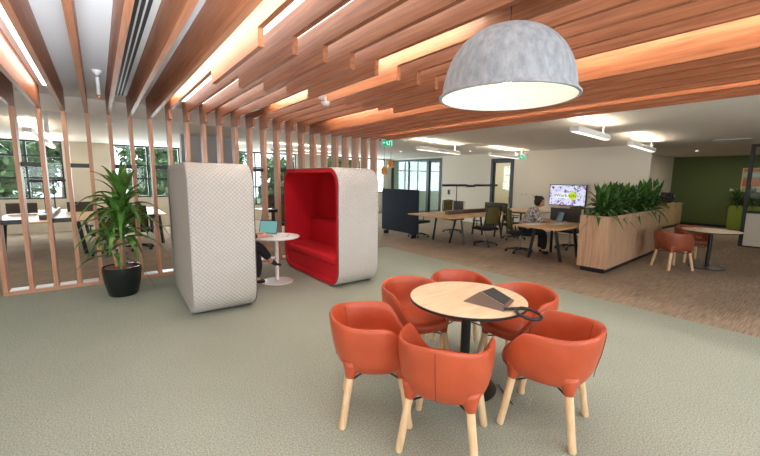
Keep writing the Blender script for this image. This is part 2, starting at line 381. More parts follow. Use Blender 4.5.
# slatted ceiling
sl = thing('slatted_ceiling', 'ceiling feature of long stepped cedar battens running towards the screen', 'slatted ceiling', (XK(0),2,2.56))
ZL, ZH, ZT = 2.56, 2.70, 2.899
for k in range(-2, 26):
    x = XK(k)
    if k <= 7 or k >= 18: prof = [(-2.5,ZL),(7.19,ZL),(7.19,ZT),(-2.5,ZT)]
    else:
        e = 2.70+.010*(k-8); g = 4.04+.006*(k-8); h = 6.78
        prof = [(-2.5,ZH),(e,ZH),(e,ZL+.012),(g,ZL+.012),(g,ZH),(h,ZH),(h,ZL),(7.19,ZL),(7.19,ZT),(-2.5,ZT)]
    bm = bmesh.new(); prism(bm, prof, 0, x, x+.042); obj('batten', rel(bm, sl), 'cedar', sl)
# perforated and glowing panels in the bays right of the ceiling diffuser
LB = [(2,'on the far left'), (7,'left of the stepped battens'), (12,'in the middle bay'), (17,'beside the hanging felt lamp'), (22,'nearest the office side')]
spans = {2:(-.5,6.9), 7:(-.5,6.45), 12:(1.9,5.9), 17:(-2,6.3), 22:(-2,6.4)}
for k, w in LB:
    xa, xb = XK(k)+.042, XK(k+1)
    t = thing('strip_light', 'long glowing strip light between the ceiling battens, '+w, 'light', (xa, spans[k][0], 2.84), 0, 'strip lights in the slatted ceiling')
    L = spans[k][1]-spans[k][0]
    if k == 2:
        B('housing', 'white_metal', (.06,.16,0,L,.03,.058), t); B('diffuser', 'led', (.07,.15,.01,L-.01,.022,.03), t)
    else:
        B('housing', 'white_metal', (.003,.045,0,L,.02,.058), t); B('diffuser', 'led_warm', (.046,.05,.01,L-.01,.022,.056), t)
for k in list(range(8, 12)):
    xa, xb = XK(k)+.042, XK(k+1)
    o = B('perforated_panel', 'perf', (xa+.004, xa+.062, -2.4, 6.9, 2.885, 2.899)); o['kind'] = 'structure'; o.name = 'ceiling_perforated'
NB = 0
for k in (-2,-1,0,1,3,4,5,6,8,9,10,11,13,14,15,16,18,19,20,21,23,24):  # light fittings show in the perforated bays; panels elsewhere are unseen added fill
    xa, xb = XK(k)+.042, XK(k+1)
    y1 = 6.9 if k >= 8 else 2.3
    o = B('ceiling_light_panel', 'bay_panel', (xa+(.066 if k >= 8 else .108), xb-.004, -2.4, y1, 2.872, 2.884)); NB += 1
    tag(o, 'white linear light panel recessed above the ceiling battens, %s bay from the left' % (ORD+['nineteenth','twentieth','twenty-first','twenty-second'])[NB-1], 'light panel', 'linear light panels above the battens')
# slot diffuser
sd = thing('slot_diffuser', 'long three-slot air diffuser between two ceiling battens', 'air vent', (XK(5)+.046,-1,2.85))
B('diffuser_frame', 'grille', (0,.212,0,7.9,.0,.048), sd)
for i in range(3): B('slot', 'slot_dark', (.066+i*.038,.090+i*.038,.02,7.88,-.004,.0), sd)

# ------------------------------------------------------------------ pods
def rrect(y0, y1, z0, z1, r, n=8):
    P = []
    for cy, cz, a0 in ((y1-r,z0+r,-pi/2),(y1-r,z1-r,0),(y0+r,z1-r,pi/2),(y0+r,z0+r,pi)):
        for i in range(n+1): P.append((cy+r*cos(a0+i*pi/2/n), cz+r*sin(a0+i*pi/2/n)))
    return P
def make_pod(label):
    t = thing('seating_pod', label, 'booth')
    D, Wd, Ht, R, T = .72, 1.98, 1.82, .27, .055
    out = rrect(0, Wd, .012, Ht, R); 
    # outer quilted wrap with bead-rounded edges
    bm = bmesh.new(); uvl = bm.loops.layers.uv.new('q')
    sect = [(0.0,T),(0,.012),(.012,0),(D-.012,0),(D,.012),(D,T)]  # (x, inset)
    rings = []
    for x, ins in sect: rings.append([bm.verts.new((x,y,z)) for y, z in rrect(ins, Wd-ins, .012+ins, Ht-ins, R-ins*.9)])
    per = [0]
    for i in range(1, len(out)+1):
        a = out[i-1]; b2 = out[i % len(out)]; per.append(per[-1]+math.hypot(a[0]-b2[0], a[1]-b2[1]))
    k = len(out)
    us = [0,.045,.06,D+.045,D+.06,D+.10]
    for ri in range(len(sect)-1):
        for i in range(k):
            j = (i+1) % k
            f = bm.faces.new((rings[ri][i],rings[ri+1][i],rings[ri+1][j],rings[ri][j]))
            for lp, (u, v) in zip(f.loops, ((us[ri],per[i]),(us[ri+1],per[i]),(us[ri+1],per[i+1]),(us[ri],per[i+1]))): lp[uvl].uv = (u, v)
    obj('outer_wrap', bm, 'quilt', t, SM)
    # piping at both rims
    for x in (.0, D):
        bm = bmesh.new(); P = rrect(.010, Wd-.010, .022, Ht-.010, R-.010); tube(bm, [(x,y,z) for y, z in P]+[(x,*P[0])], .006, 6, False)
        obj('piping', bm, 'grey_screen' if x else 'quilt', t, True)
    # back panel
    bm = bmesh.new(); prism(bm, rrect(T,Wd-T,.012+T,Ht-T,R-T*.9), 0, .004, .05); obj('back_panel', bm, 'grey_beige', t, SM)
    # red lining: inner wrap
    bm = bmesh.new(); I1 = rrect(.014,Wd-.014,.026,Ht-.014,R-.014); I2 = rrect(T+.02,Wd-T-.02,.032+T,Ht-T-.02,R-T-.02)
    def ring(P, x): return [bm.verts.new((x,y,z)) for y, z in P]
    r1 = ring(I1, D+.0015); r2 = ring(I2, D+.0015); r3 = ring(I2, .051)
    for A, Bq in ((r1,r2),(r2,r3)):
        for i in range(k): j = (i+1)%k; bm.faces.new((A[i],Bq[i],Bq[j],A[j]))
    obj('lining', bm, 'red', t, SM)
    bm = bmesh.new(); prism(bm, rrect(T+.021,Wd-T-.021,.033+T,Ht-T-.021,R-T-.021), 0, .051, .075); obj('inner_back', bm, 'red', t)
    # bench: base fills the bottom of the rounded opening, seat cushion, back cushion
    y0, y1 = T+.024, Wd-T-.024
    P = [(y, z) for y, z in rrect(T+.022,Wd-T-.022,.034+T,Ht,R-T-.022) if z < .34]
    P = sorted([p for p in P if p[0] > Wd/2], key=lambda p: p[1]); Q = [(Wd-p[0], p[1]) for p in P]
    bm = bmesh.new(); prism(bm, Q[::-1]+P+[(y1,.335),(y0,.335)], 0, .076, D-.03); obj('bench_base', bm, 'red', t)
    obj('seat_cushion', rbox(.22,D+.005,y0+.004,y1-.004,.337,.47,.045,4), 'red', t, True)
    obj('back_cushion', rbox(.078,.235,y0+.004,y1-.004,.40,.92,.04,4), 'red', t, True)
    return t
M['grey_beige'] = noisy('plain_stone_fabric', [(.3,(.46,.41,.37)), (.7,(.52,.465,.42))], (1,1,1), 220, 3, .9)
podL = make_pod('quilted stone-coloured seating pod seen from outside, its closed back to the plant')
podL.location = (.782, 4.525, 0); podL.rotation_euler = (0,0,rad(-2))
podR = dup(podL, (3.465, 6.56, 0), pi, 'seating pod with bright red interior bench facing the small white table')

# small white pedestal table
t = thing('cafe_table', 'small round white pedestal table between the two pods', 'table', (2.19,5.57,0))
bm = bmesh.new(); lathe(bm, [(0,0.0),(.25,0),(.25,.008),(.10,.018),(.03,.022),(0,.022)], 48); obj('base', bm, 'white_metal', t, SM)
bm = bmesh.new(); lathe(bm, [(0,.02),(.03,.02),(.03,.715),(0,.715)], 24); obj('column', bm, 'white_metal', t, SM)
bm = bmesh.new(); lathe(bm, [(0,.713),(.345,.713),(.36,.722),(.36,.735),(.352,.74),(0,.74)], 64); obj('tabletop', bm, 'white_metal', t, SM)

# ------------------------------------------------------------------ tub chairs
def ss(a, b, x): x = max(0, min(1, (x-a)/(b-a))); return x*x*(3-2*x)
def make_chair(label):
    t = thing('tub_chair', label, 'chair')
    a, b = .285, .285
    bm = bmesh.new(); N = 48
    def fp(th, f): # superellipse footprint
        c, s = cos(th), sin(th); e = .82
        return (a*f*math.copysign(abs(c)**e, c), b*f*math.copysign(abs(s)**e, s))
    def zr(th):
        tt = abs((th+pi) % (2*pi) - pi); return .455 + .24*ss(rad(24), rad(82), tt) + .03*ss(rad(100), rad(180), tt)
    prof = []
    rings = []
    spec = [(.40,None,.350),(.66,None,.358),(.84,None,.385),(.95,.25,0),(1.0,.55,0),(1.02,.85,0),(1.015,1.0,0),(.985,1.0,.016),(.94,1.0,.014),(.905,1.0,-.012),(.88,.75,0),(.86,.45,0),(.83,None,.415)]
    for f, lerp, z in spec:
        R_ = []
        for i in range(N):
            th = 2*pi*i/N
            zz = z if lerp is None else (.375 + (zr(th)-.375)*lerp + z)
            if lerp is not None and f < .9 and zz < .41: zz = .41
            tt = abs((th+pi) % (2*pi) - pi); back = ss(rad(60), rad(180), tt)
            x, y = fp(th, f)
            if lerp is not None: x -= .035*lerp*back      # back leans out
            R_.append(bm.verts.new((x, y, zz)))
        rings.append(R_)
    for A, Bq in zip(rings, rings[1:]):
        for i in range(N): bm.faces.new((A[i],A[(i+1)%N],Bq[(i+1)%N],Bq[i]))
    bm.faces.new(rings[0][::-1]); bm.faces.new(rings[-1])
    sh = obj('shell', bm, 'leather', t, True)
    md = sh.modifiers.new('s', 'SUBSURF'); md.levels = 1; md.render_levels = 1
    # seat pad
    bm = bmesh.new(); rr = []
    for f, z in ((.5,.425),(.80,.425),(.845,.44),(.83,.463),(.70,.472),(.35,.474)):
        rr.append([bm.verts.new((*[c*1 for c in fp(2*pi*i/32, f)], z)) for i in range(32)])
    for A, Bq in zip(rr, rr[1:]):
        for i in range(32): bm.faces.new((A[i],A[(i+1)%32],Bq[(i+1)%32],Bq[i]))
    bm.faces.new(rr[0][::-1]); bm.faces.new(rr[-1]); obj('seat', bm, 'leather', t, True)
    # seam down the outside of the back, and two on the inside
    def srf(th, f, lerp, dz=0):
        tt = abs((th+pi) % (2*pi) - pi); x, y = fp(th, f)
        return (x-.035*lerp*ss(rad(60), rad(180), tt), y, .375+(zr(th)-.375)*lerp+dz)
    bm = bmesh.new(); tube(bm, [srf(pi,f_,l_) for f_, l_ in ((.952,.12),(.957,.25),(1.004,.55),(1.022,.85),(1.018,.99))], .0026, 6); obj('back_seam', bm, 'leather_dark', sh, True)
    for sg in (-1,1):
        th = pi+sg*rad(42); bm = bmesh.new(); tube(bm, [srf(th,f_,l_,d_) for f_, l_, d_ in ((.90,1.0,-.014),(.878,.76,0),(.862,.5,0),(.857,.35,0))], .0022, 6); obj('inner_seam', bm, 'leather_dark', sh, True)
    # legs and leather sockets
    for sx in (-1,1):
        for sy in (-1,1):
            top = Vector((sx*.165, sy*.175, .40)); bot = Vector((sx*.225, sy*.23, 0)); d = (bot-top)
            bm = bmesh.new(); p = lambda q: top + d*q
            tube(bm, [p(.10),p(.98),p(1.0)], [.0255,.024,.019], 16); obj('leg', bm, 'leg_wood', t, SM)
            bm = bmesh.new(); tube(bm, [p(-.14),p(-.04),p(.05),p(.12),p(.155)], [.072,.058,.042,.033,.029], 16); obj('leg_socket', bm, 'leather', t, True)
    bm = bmesh.new(); tube(bm, [(.18,.19,.315),(0,0,.33),(-.18,-.19,.315)], .006, 6); tube(bm, [(.18,-.19,.315),(0,0,.331),(-.18,.19,.315)], .006, 6)
    obj('under_frame', bm, 'black', t)
    return t
TC = (2.24, 1.79)
G = 'tub chairs around the foreground table'
c1 = make_chair('orange leather tub chair at far left of the foreground round table')
c1.location = (1.49,1.985,0); c1.rotation_euler = (0,0,rad(-35)); c1['group'] = G
dup(c1, (1.655,1.465,0), rad(31), 'orange leather tub chair nearest the camera, its back seam facing us')
dup(c1, (2.352,1.175,0), rad(105), 'orange leather tub chair on the right of the round table, below the cable loop')
dup(c1, (2.75,1.665,0), rad(178), 'orange leather tub chair behind the cable loop, right side of the round table')
dup(c1, (2.69,2.23,0), rad(233), 'orange leather tub chair at the far side of the round table, mostly hidden')
dup(c1, (2.165,2.29,0), rad(258), 'orange leather tub chair just behind the chair furthest left')

# round table
t = thing('round_table', 'round oak-topped table with black edge ringed by orange chairs', 'table', (*TC,0))
bm = bmesh.new(); lathe(bm, [(0,0),(.25,0),(.255,.01),(.24,.018),(.06,.028),(0,.028)], 56); obj('base', bm, 'black', t, SM)
bm = bmesh.new(); lathe(bm, [(0,.026),(.038,.026),(.038,.715),(0,.715)], 28); obj('column', bm, 'black', t, SM)
bm = bmesh.new(); lathe(bm, [(0,.712),(.41,.712),(.447,.720),(.45,.7385),(0,.7385)], 80); obj('edge', bm, 'black_plastic', t, SM)
bm = bmesh.new(); lathe(bm, [(0,.7386),(.444,.7386),(.444,.7415),(0,.7415)], 80); obj('tabletop', bm, 'table_oak', t, SM)

# table hub: wedge-shaped unit with open tray, and looped cable
HZ = .742
t = thing('power_hub', 'dark bronze wedge-shaped conference unit on the foreground table', 'conference unit', (2.30,1.70,HZ), 0)
bm = bmesh.new()
V = [bm.verts.new(p) for p in ((2.125,1.745,HZ),(2.185,1.425,HZ),(2.46,1.515,HZ),(2.53,1.76,HZ),(2.30,1.717,HZ+.052),(2.222,1.447,HZ+.030),(2.452,1.522,HZ+.012),(2.52,1.755,HZ+.040))]
for f in ((3,2,1,0),(0,1,5,4),(1,2,6,5),(2,3,7,6),(0,4,7,3),(4,5,6,7)): bm.faces.new([V[i] for i in f])
bmesh.ops.bevel(bm, geom=bm.edges[:], offset=.004, segments=2, affect='EDGES')
obj('housing', rel(bm, t), 'plastic_brown', t, SM)
bm = bmesh.new(); P = [Vector(p) for p in ((2.312,1.698,HZ+.0515),(2.243,1.466,HZ+.0315),(2.435,1.535,HZ+.0175),(2.495,1.735,HZ+.0425))]
V = [bm.verts.new(p+Vector((0,0,dz))) for dz in (0,.004) for p in P]
for f in ((3,2,1,0),(4,5,6,7),(0,1,5,4),(1,2,6,5),(2,3,7,6),(3,0,4,7)): bm.faces.new([V[i] for i in f])
obj('top_panel', rel(bm, t), 'slot_dark', t)
bm = bmesh.new(); tube(bm, [(2.302,1.716,HZ+.0525),(2.226,1.450,HZ+.031)], .0022, 6); obj('metal_trim', rel(bm, t), 'chrome', t)
t = thing('cable_loop', 'thick black cable coiled in a loop over the table edge', 'cable', (2.25,1.38,HZ), 0)
cx, cy = 2.26, 1.29
pts = [(2.20,1.432,HZ+.016),(2.24,1.41,HZ+.016),(2.30,1.372,HZ+.018)]
for i in range(0, 15):
    a = rad(70) - i*2*pi/13; pts.append((cx+.075*cos(a)+.01, cy+.085*sin(a), HZ+.012 - .004*i/13 + .012*sin(a)))
bm = bmesh.new(); tube(bm, pts, .0115, 8); obj('coil', rel(bm, t), 'black', t, True)
bm = bmesh.new(); tube(bm, [(2.23,1.21,HZ+.01),(2.20,1.235,HZ-.08),(2.20,1.24,.62),(2.205,1.25,.52),(2.215,1.27,.44)], .003, 6); obj('hanging_wire', rel(bm, t), 'black', t, True)
bm = bmesh.new(); tube(bm, [(2.16,1.27,HZ+.006),(2.145,1.275,HZ-.1),(2.142,1.28,.55),(2.15,1.29,.46)], .0025, 6); obj('hanging_wire', rel(bm, t), 'plastic_brown', t, True)
bm = bmesh.new(); tube(bm, [(2.47,1.62,.008),(2.42,1.55,.007),(2.36,1.47,.007),(2.33,1.40,.007)], .005, 6)
tag(obj('floor_cable', bm, 'black', None, True), 'short black power cable on the carpet beside the round table base', 'cable')
bm = bmesh.new(); box(bm, -.085,.085,-.085,.085,0,.006, Matrix.Translation((2.44,1.42,0)) @ Matrix.Rotation(rad(20),4,'Z'))
tag(obj('floor_box', bm, 'carpet'), 'square carpeted floor socket lid beside the round table base', 'floor box')

# ------------------------------------------------------------------ bell lamp
LX, LY, LZ = 2.117, 1.449, 2.17
t = thing('bell_lamp', 'big grey felt dome pendant lamp hanging over the round table', 'lamp', (LX,LY,LZ))
bm = bmesh.new(); R0, HH, N = .405, .43, 96
def bell(u): # u 0 rim ..1 top
    a = u*pi/2
    return R0*(cos(a)**.82)*(1-.02*u), HH*(sin(a)**.93)
outer = [(R0+.022,0.0),(R0+.024,.008),(R0+.012,.02)] + [bell(i/20) if i else (R0+.003,.03) for i in range(1,20)] + [(.0,HH)]
inner = [(.0,HH-.012)] + [(bell(i/20)[0]-.012, bell(i/20)[1]-.010) for i in range(19,1,-1)] + [(R0-.006,.02),(R0+.004,0.0)]
rings = []
for r_, z in outer:
    if r_ < 1e-6: rings.append([bm.verts.new((0,0,z))]); continue
    rings.append([bm.verts.new(((r_*(1+.008*(abs(cos(12*2*pi*i/N))-.5)*(z>.03)))*cos(2*pi*i/N),(r_*(1+.008*(abs(cos(12*2*pi*i/N))-.5)*(z>.03)))*sin(2*pi*i/N),z)) for i in range(N)])
for A, Bq in zip(rings, rings[1:]):
    for i in range(N):
        j = (i+1)%N
        bm.faces.new((A[i],A[j],Bq[j],Bq[i]) if len(Bq) > 1 else (A[i],A[j],Bq[0]))
obj('shade', bm, 'felt', t, True, fix=True)
bm = bmesh.new(); lathe(bm, inner[::-1], 96); obj('lining', bm, 'felt_in', t, True)
bm = bmesh.new(); lathe(bm, [(R0+.004,0),(R0+.022,0)], 96); obj('rim', bm, 'felt', t)
bm = bmesh.new(); lathe(bm, [(0,.10),(.04,.105),(.065,.13),(.07,.16),(.05,.20),(.025,.23),(0,.23)], 24); obj('bulb', bm, 'bulb', t, True)
bm = bmesh.new(); lathe(bm, [(0,.231),(.022,.231),(.022,HH-.012),(0,HH-.012)], 16); obj('socket', bm, 'acc_white', t, True)
bm = bmesh.new(); lathe(bm, [(.0,HH+.0),(.022,HH),(.014,HH+.03),(0,HH+.03)], 16); obj('cap', bm, 'grey_screen', t)
bm = bmesh.new(); tube(bm, [(0,0,HH+.02),(0,0,2.895-LZ)], .004, 6); obj('cord', bm, 'black', t)

# ------------------------------------------------------------------ potted dracaena beside the screen
def pot_plant(loc, name, label, scale=1, seed=1, canes=((0,0,.60),(.04,.05,.95),(-.07,.03,.30)), potr=.2, poth=.36, lf=1.0):
    random.seed(seed)
    t = thing(name, label, 'plant', loc)
    bm = bmesh.new(); lathe(bm, [(0,.0),(potr*.68,0),(potr*.76,.02),(potr*.93,poth*.5),(potr,poth*.85),(potr*.985,poth),(potr*.93,poth),(potr*.9,poth-.03),(0,poth-.035)], 40)
    obj('pot', bm, 'pot', t, SM)
    bm = bmesh.new(); lathe(bm, [(0,poth-.034),(potr*.9,poth-.034),(potr*.85,poth-.01),(0,poth-.004)], 32); obj('bark_mulch', bm, 'bark', t, True)
    for (cx, cy, h) in canes:
        bm = bmesh.new(); tp = Vector((cx*1.2, cy*1.2, poth+h)); tube(bm, [(cx*.6,cy*.6,poth-.02),(cx*.9,cy*.9,poth+h*.5),tp], [.024,.021,.017], 12); cn = obj('cane', bm, 'cane', t, True)
        bm = bmesh.new(); n = 34 if h > .4 else 14
        for i in range(n):
            q = i/n; az = i*2.4 + random.uniform(-.3,.3); L = lf*random.uniform(.36,.56)*(1.0 if h > .4 else .75)*scale
            z = tp.z - .30*(1-q) + .03
            rise = rad(18 + 60*q**1.3 + random.uniform(-10,10))
            strip_leaf(bm, (tp.x+.012*cos(az), tp.y+.012*sin(az), z), az, L, lf*random.uniform(.046,.066), rise, random.uniform(.55,1.05)*(1-.55*q), 8, .45)
        obj('foliage', bm, 'leaf', t, True, fix=False)
    return t
pot_plant((.18,6.17,0), 'potted_dracaena', 'tall potted plant with strappy leaves in glossy black pot by the screen', 1.0, 5, canes=((0.02,0,.64),(.055,.05,.97),(-.085,.03,.38)), potr=.232, poth=.41, lf=1.55)
pot_plant((5.02,7.75,0), 'potted_dracaena', 'leafy potted plant behind the right end of the timber screen', .85, 9)

# ------------------------------------------------------------------ long planter with plants
PX0, PY0, PL, PW, PH = 7.10, 2.63, 3.6, .50, 1.04
t = thing('planter_box', 'long chest-high timber planter trough on black plinth', 'planter', (PX0,PY0,0), rad(3))
B('plinth', 'black', (.05,PL-.05,.05,PW-.05,0,.09), t)
bm = bmesh.new(); box(bm,0,PL,0,.03,.09,PH); box(bm,0,PL,PW-.03,PW,.09,PH); box(bm,0,.03,.03,PW-.03,.09,PH); box(bm,PL-.03,PL,.03,PW-.03,.09,PH); box(bm,.03,PL-.03,.03,PW-.03,.09,.12)
obj('casing', bm, 'planter_wood', t)
B('soil', 'bark', (.031,PL-.031,.031,PW-.031,.12,PH-.06), t)
for i in range(int(PL/.14)):
    pass
def trough_plant(label, seed):
    random.seed(seed); t = thing('trough_plant', label, 'plant', (0,0,0)); bm = bmesh.new()
    for j in range(3):
        a = j*2.1; bx, by = .06*cos(a), .06*sin(a); n = 17; hh = .30+.10*random.random()
        for i in range(n):
            q = i/n; az = i*2.4+j+random.uniform(-.3,.3)
            strip_leaf(bm, (bx,by,.02+hh*q), az, random.uniform(.34,.50), random.uniform(.075,.11), rad(16+62*q+random.uniform(-18,18)), random.uniform(.5,1.05)*(1-.75*q), 6, .35)
    obj('foliage', bm, 'leaf_dark', t, True, fix=False)
    bm = bmesh.new()
    for j in range(3): a = j*2.1; tube(bm, [(.05*cos(a),.05*sin(a),-.07),(.05*cos(a),.05*sin(a),.22)], .008, 6)
    obj('stem', bm, 'leaf_dark', t)
    return t
def trough(label_end, i): return 'broad-leaved plant in the long timber planter, %s from its near end' % ORD[i]
p0 = trough_plant(trough('',0), 11); p1 = trough_plant(trough('',1), 12)
NPL = 13; ca, sa = cos(rad(3)), sin(rad(3))
for i in range(NPL):
    u = .16 + (PL-.32)*i/(NPL-1); v = PW/2 + (.06 if i % 2 else -.06)
    loc = (PX0+u*ca-v*sa, PY0+u*sa+v*ca, PH-.045)
    if i < 2: o = (p0,p1)[i]; o.location = loc; o['group'] = 'plants in the long timber planter'; o.rotation_euler = (0,0,i)
    else: o = dup((p0,p1)[i%2], loc, i*1.7, trough('',i), 'plants in the long timber planter')
    s = .95 + .15*math.sin(i*2.7); o.scale = (s,s,s)

# ------------------------------------------------------------------ office desks
def desk(label, x0, x1, y0, y1, legs, rail, screens=(), lampx=(), z=.74):
    t = thing('bench_desk', label, 'desk', ((x0+x1)/2,(y0+y1)/2,0))
    o = t.location
    t_ = lambda x0,x1,y0,y1,z0,z1: (x0-o.x,x1-o.x,y0-o.y,y1-o.y,z0,z1)
    B('desktop', 'desk_wood', t_(x0,x1,y0,y1,z-.028,z), t, .006)
    for (lx, ly, dx, dy) in legs:
        bm = bmesh.new(); tube(bm, [(lx-o.x,ly-o.y,z-.03),(lx+dx-o.x,ly+dy-o.y,0)], .036, 4); obj('leg', bm, 'black', t)
    xs = [l[0] for l in legs]; ys = [l[1] for l in legs]
    bm = bmesh.new(); box(bm, *t_(min(xs),max(xs),(y0+y1)/2-.03,(y0+y1)/2+.03,z-.08,z-.029)); 
    for x in sorted(set(xs)): box(bm, *t_(x-.02,x+.02,min(ys),max(ys),z-.075,z-.03))
    obj('under_frame', bm, 'black', t)
    return t
def legset(x0, x1, y0, y1, s=.12):
    return [(x,y+ (s if y==y0 else -s)*0,0+(0),(-s if y == y0 else s)*.8) for x in (x0,x1) for y in (y0,y1)]
dA = desk('long bench desk with oak top in the open office, behind the tub chairs', 6.62, 9.4, 5.92, 7.42,
     [(7.30,6.30,0,.20),(7.42,6.25,.02,-.12),(7.30,7.0,0,.1),(7.42,7.1,.02,.15),(9.1,6.3,.05,-.12),(9.2,6.4,.05,.1),(9.1,7.1,0,.1),(9.2,7.0,0,-.1)], True)
dB = desk('bench desk where the woman in the patterned blouse works', 6.86, 8.40, 3.42, 4.38,
     [(7.35,3.72,.10,-.10),(7.35,4.15,.0,.12),(8.15,3.72,.08,-.08),(8.15,4.2,.16,.08)], True)
dC = desk('bench desk behind the timber screen, seen left of the plant', -1.75, -.12, 9.75, 13.2,
     [(-1.5,10.0,-.06,-.06),(-.4,10.0,.10,-.06),(-1.5,12.9,-.06,.06),(-.4,12.9,.1,.06)], True)
dD = desk('bench desk behind the timber screen, seen right of the plant', .25, 1.3, 10.4, 13.0,
     [(.4,10.6,-.05,-.06),(1.15,10.6,.05,-.06),(.4,12.8,-.05,.06),(1.15,12.8,.05,.06)], True)
dE = desk('further bench desk near the office door', 9.95, 11.3, 5.6, 7.0, [(10.15,5.8,-.05,-.05),(11.1,5.8,.05,-.05),(10.15,6.8,-.05,.05),(11.1,6.8,.05,.05)], True)
dF = desk('bench desk glimpsed between the two pods behind the screen', 3.7, 5.4, 9.9, 11.1, [(3.9,10.1,-.05,-.05),(5.2,10.1,.05,-.05),(3.9,10.9,-.05,.05),(5.2,10.9,.05,.05)], True)
def screen_panel(label, x0, x1, y0, y1, z0, z1):
    t = thing('desk_screen', label, 'desk screen', ((x0+x1)/2,(y0+y1)/2,z0), 0, 'charcoal fabric desk screens')
    o = t.location
    obj('panel', rbox(x0-o.x,x1-o.x,y0-o.y,y1-o.y,.012,z1-z0,.008,2), 'grey_screen', t, True)
    if x1-x0 < y1-y0: 
        for y in (y0,y1-.02): B('edge_trim', 'acc_white', (x0-o.x-.004,x1-o.x+.004,y-o.y-(.012 if y == y0 else -.012),y-o.y+.02-(.012 if y == y0 else -.012),.0,z1-z0), t)
    return t
screen_panel('charcoal desk screen at the right end of the long bench desk', 9.33, 9.38, 6.15, 6.95, .741, 1.0)
screen_panel('small charcoal desk screen behind the black luminaire post', 8.42, 8.46, 7.0, 7.41, .741, 1.04)
screen_panel('charcoal desk screen under the wall television', 8.34, 8.385, 3.66, 4.37, .741, 1.05)
screen_panel('charcoal desk screen behind the leftmost timber posts', -1.74, -1.2, 11.95, 12.0, .741, 1.0)
screen_panel('charcoal desk screen just left of the potted plant', -.66, -.15, 11.95, 12.0, .741, 1.0)
screen_panel('charcoal desk screen seen between the two pods', 3.9, 4.5, 10.7, 10.75, .741, 1.15)
# desk luminaires with dark power rail
def rail(label, x0, x1, y0, y1, z0=.7405):
    bm = rbox(x0,x1,y0,y1,z0,z0+.10,.006,2); tag(obj('power_rail', bm, 'plastic_brown', None, True), label, 'power rail')
rail('long dark power rail down the middle of the long bench desk', 7.35, 9.2, 6.60, 6.74)
rail('dark power rail on the desk behind the screen', -1.02, -.82, 10.2, 12.6)
def luminaire(label, x, y, zb, h, ax, bars):
    t = thing('desk_luminaire', label, 'desk lamp', (x,y,zb)); 
    bm = bmesh.new(); lathe(bm, [(0,0),(.05,0),(.05,.015),(.014,.02),(.012,h),(0,h)], 14); obj('post', bm, 'black', t, SM)
    for a, b, dz in bars:
        d = (a,b,-.03,.03,h+dz,h+dz+.06) if ax == 0 else (-.03,.03,a,b,h+dz,h+dz+.06)
        B('light_bar', 'black_plastic', d, t, .006)
    return t
luminaire('black T-shaped desk luminaire on the long bench desk', 7.70, 6.67, .841, .64, 0, [(-.55,.42,0),(.42,.75,-.02),(.75,1.80,.0)])
luminaire('black desk luminaire with short bar, behind the second timber post', -.95, 10.8, .841, .66, 0, [(-.22,.14,0)])
luminaire('slimmer black desk luminaire further along the desk behind the screen', -.90, 12.3, .841, .66, 0, [(-.12,.25,0)])

# ------------------------------------------------------------------ task chairs
def task_chair(label):
    t = thing('task_chair', label, 'office chair')
    bm = bmesh.new()
    for i in range(5):
        a = i*2*pi/5+.3; tube(bm, [(.03*cos(a),.03*sin(a),.10),(.30*cos(a),.30*sin(a),.065)], [.022,.014], 8)
    lathe(bm, [(0,.06),(.035,.06),(.035,.12),(0,.12)], 12); obj('star_base', bm, 'black', t)
    for i in range(5):
        a = i*2*pi/5+.3; bm = bmesh.new(); x, y = .30*cos(a), .30*sin(a)
        tube(bm, [(x-.02*sin(a),y+.02*cos(a),.028),(x+.02*sin(a),y-.02*cos(a),.028)], .028, 12); obj('caster', bm, 'black', t, SM)
    bm = bmesh.new(); tube(bm, [(0,0,.12),(0,0,.40)], [.026,.02], 12); obj('column', bm, 'chrome', t, SM)
    obj('seat', rbox(-.24,.24,-.25,.25,.41,.48,.03,3), 'black_cloth', t, True)
    bm = bmesh.new(); nx, nz = 8, 8
    for side in (0,): pass
    G1 = [[None]*(nx+1) for _ in range(nz+1)]; G2 = [[None]*(nx+1) for _ in range(nz+1)]
    for j in range(nz+1):
        for i in range(nx+1):
            s = i/nx*2-1; v = j/nz; w = .215*(1-.12*v*v) ; x = -.25 - .06*v + .05*s*s - .02*sin(v*pi)
            G1[j][i] = bm.verts.new((x, s*w, .53+.47*v)); G2[j][i] = bm.verts.new((x-.018, s*w, .53+.47*v))
    for j in range(nz):
        for i in range(nx):
            bm.faces.new((G1[j][i],G1[j][i+1],G1[j+1][i+1],G1[j+1][i])); bm.faces.new((G2[j][i],G2[j+1][i],G2[j+1][i+1],G2[j][i+1]))
    for j in range(nz):
        for i in (0,nx): bm.faces.new((G1[j][i],G1[j+1][i],G2[j+1][i],G2[j][i]))
    for i in range(nx):
        for j in (0,nz): bm.faces.new((G1[j][i],G1[j][i+1],G2[j][i+1],G2[j][i]))
    obj('backrest', bm, 'mesh_olive', t, True)
    P = [(-.275,-.20,.53),(-.32,-.205,.80),(-.34,-.185,1.0),(-.345,0,1.02),(-.34,.185,1.0),(-.32,.205,.80),(-.275,.20,.53)]
    P = [(x+.03,y*1.08,z) for x,y,z in P]; bm = bmesh.new(); tube(bm, P, .014, 8); tube(bm, [(-.1,0,.40),(-.30,0,.44),(-.32,0,.62)], .02, 8); tube(bm, [(-.28,-.2,.57),(-.315,0,.57),(-.28,.2,.57)], .012, 8)
    obj('back_frame', bm, 'black', t, True)
    for s in (-1,1):
        bm = bmesh.new(); tube(bm, [(-.05,s*.24,.42),(-.05,s*.30,.46),(-.05,s*.30,.64)], .013, 8); arm = obj('armrest', bm, 'black', t, True)
        obj('arm_pad', rbox(-.15,.11,s*.30-.035,s*.30+.035,.64,.665,.01,2), 'black_plastic', arm, True)
    return t
G = 'task chairs at the bench desks'
k1 = task_chair('olive mesh-back task chair on the near side of the long bench desk'); k1.location = (7.78,5.75,0); k1.rotation_euler = (0,0,rad(75)); k1['group'] = G
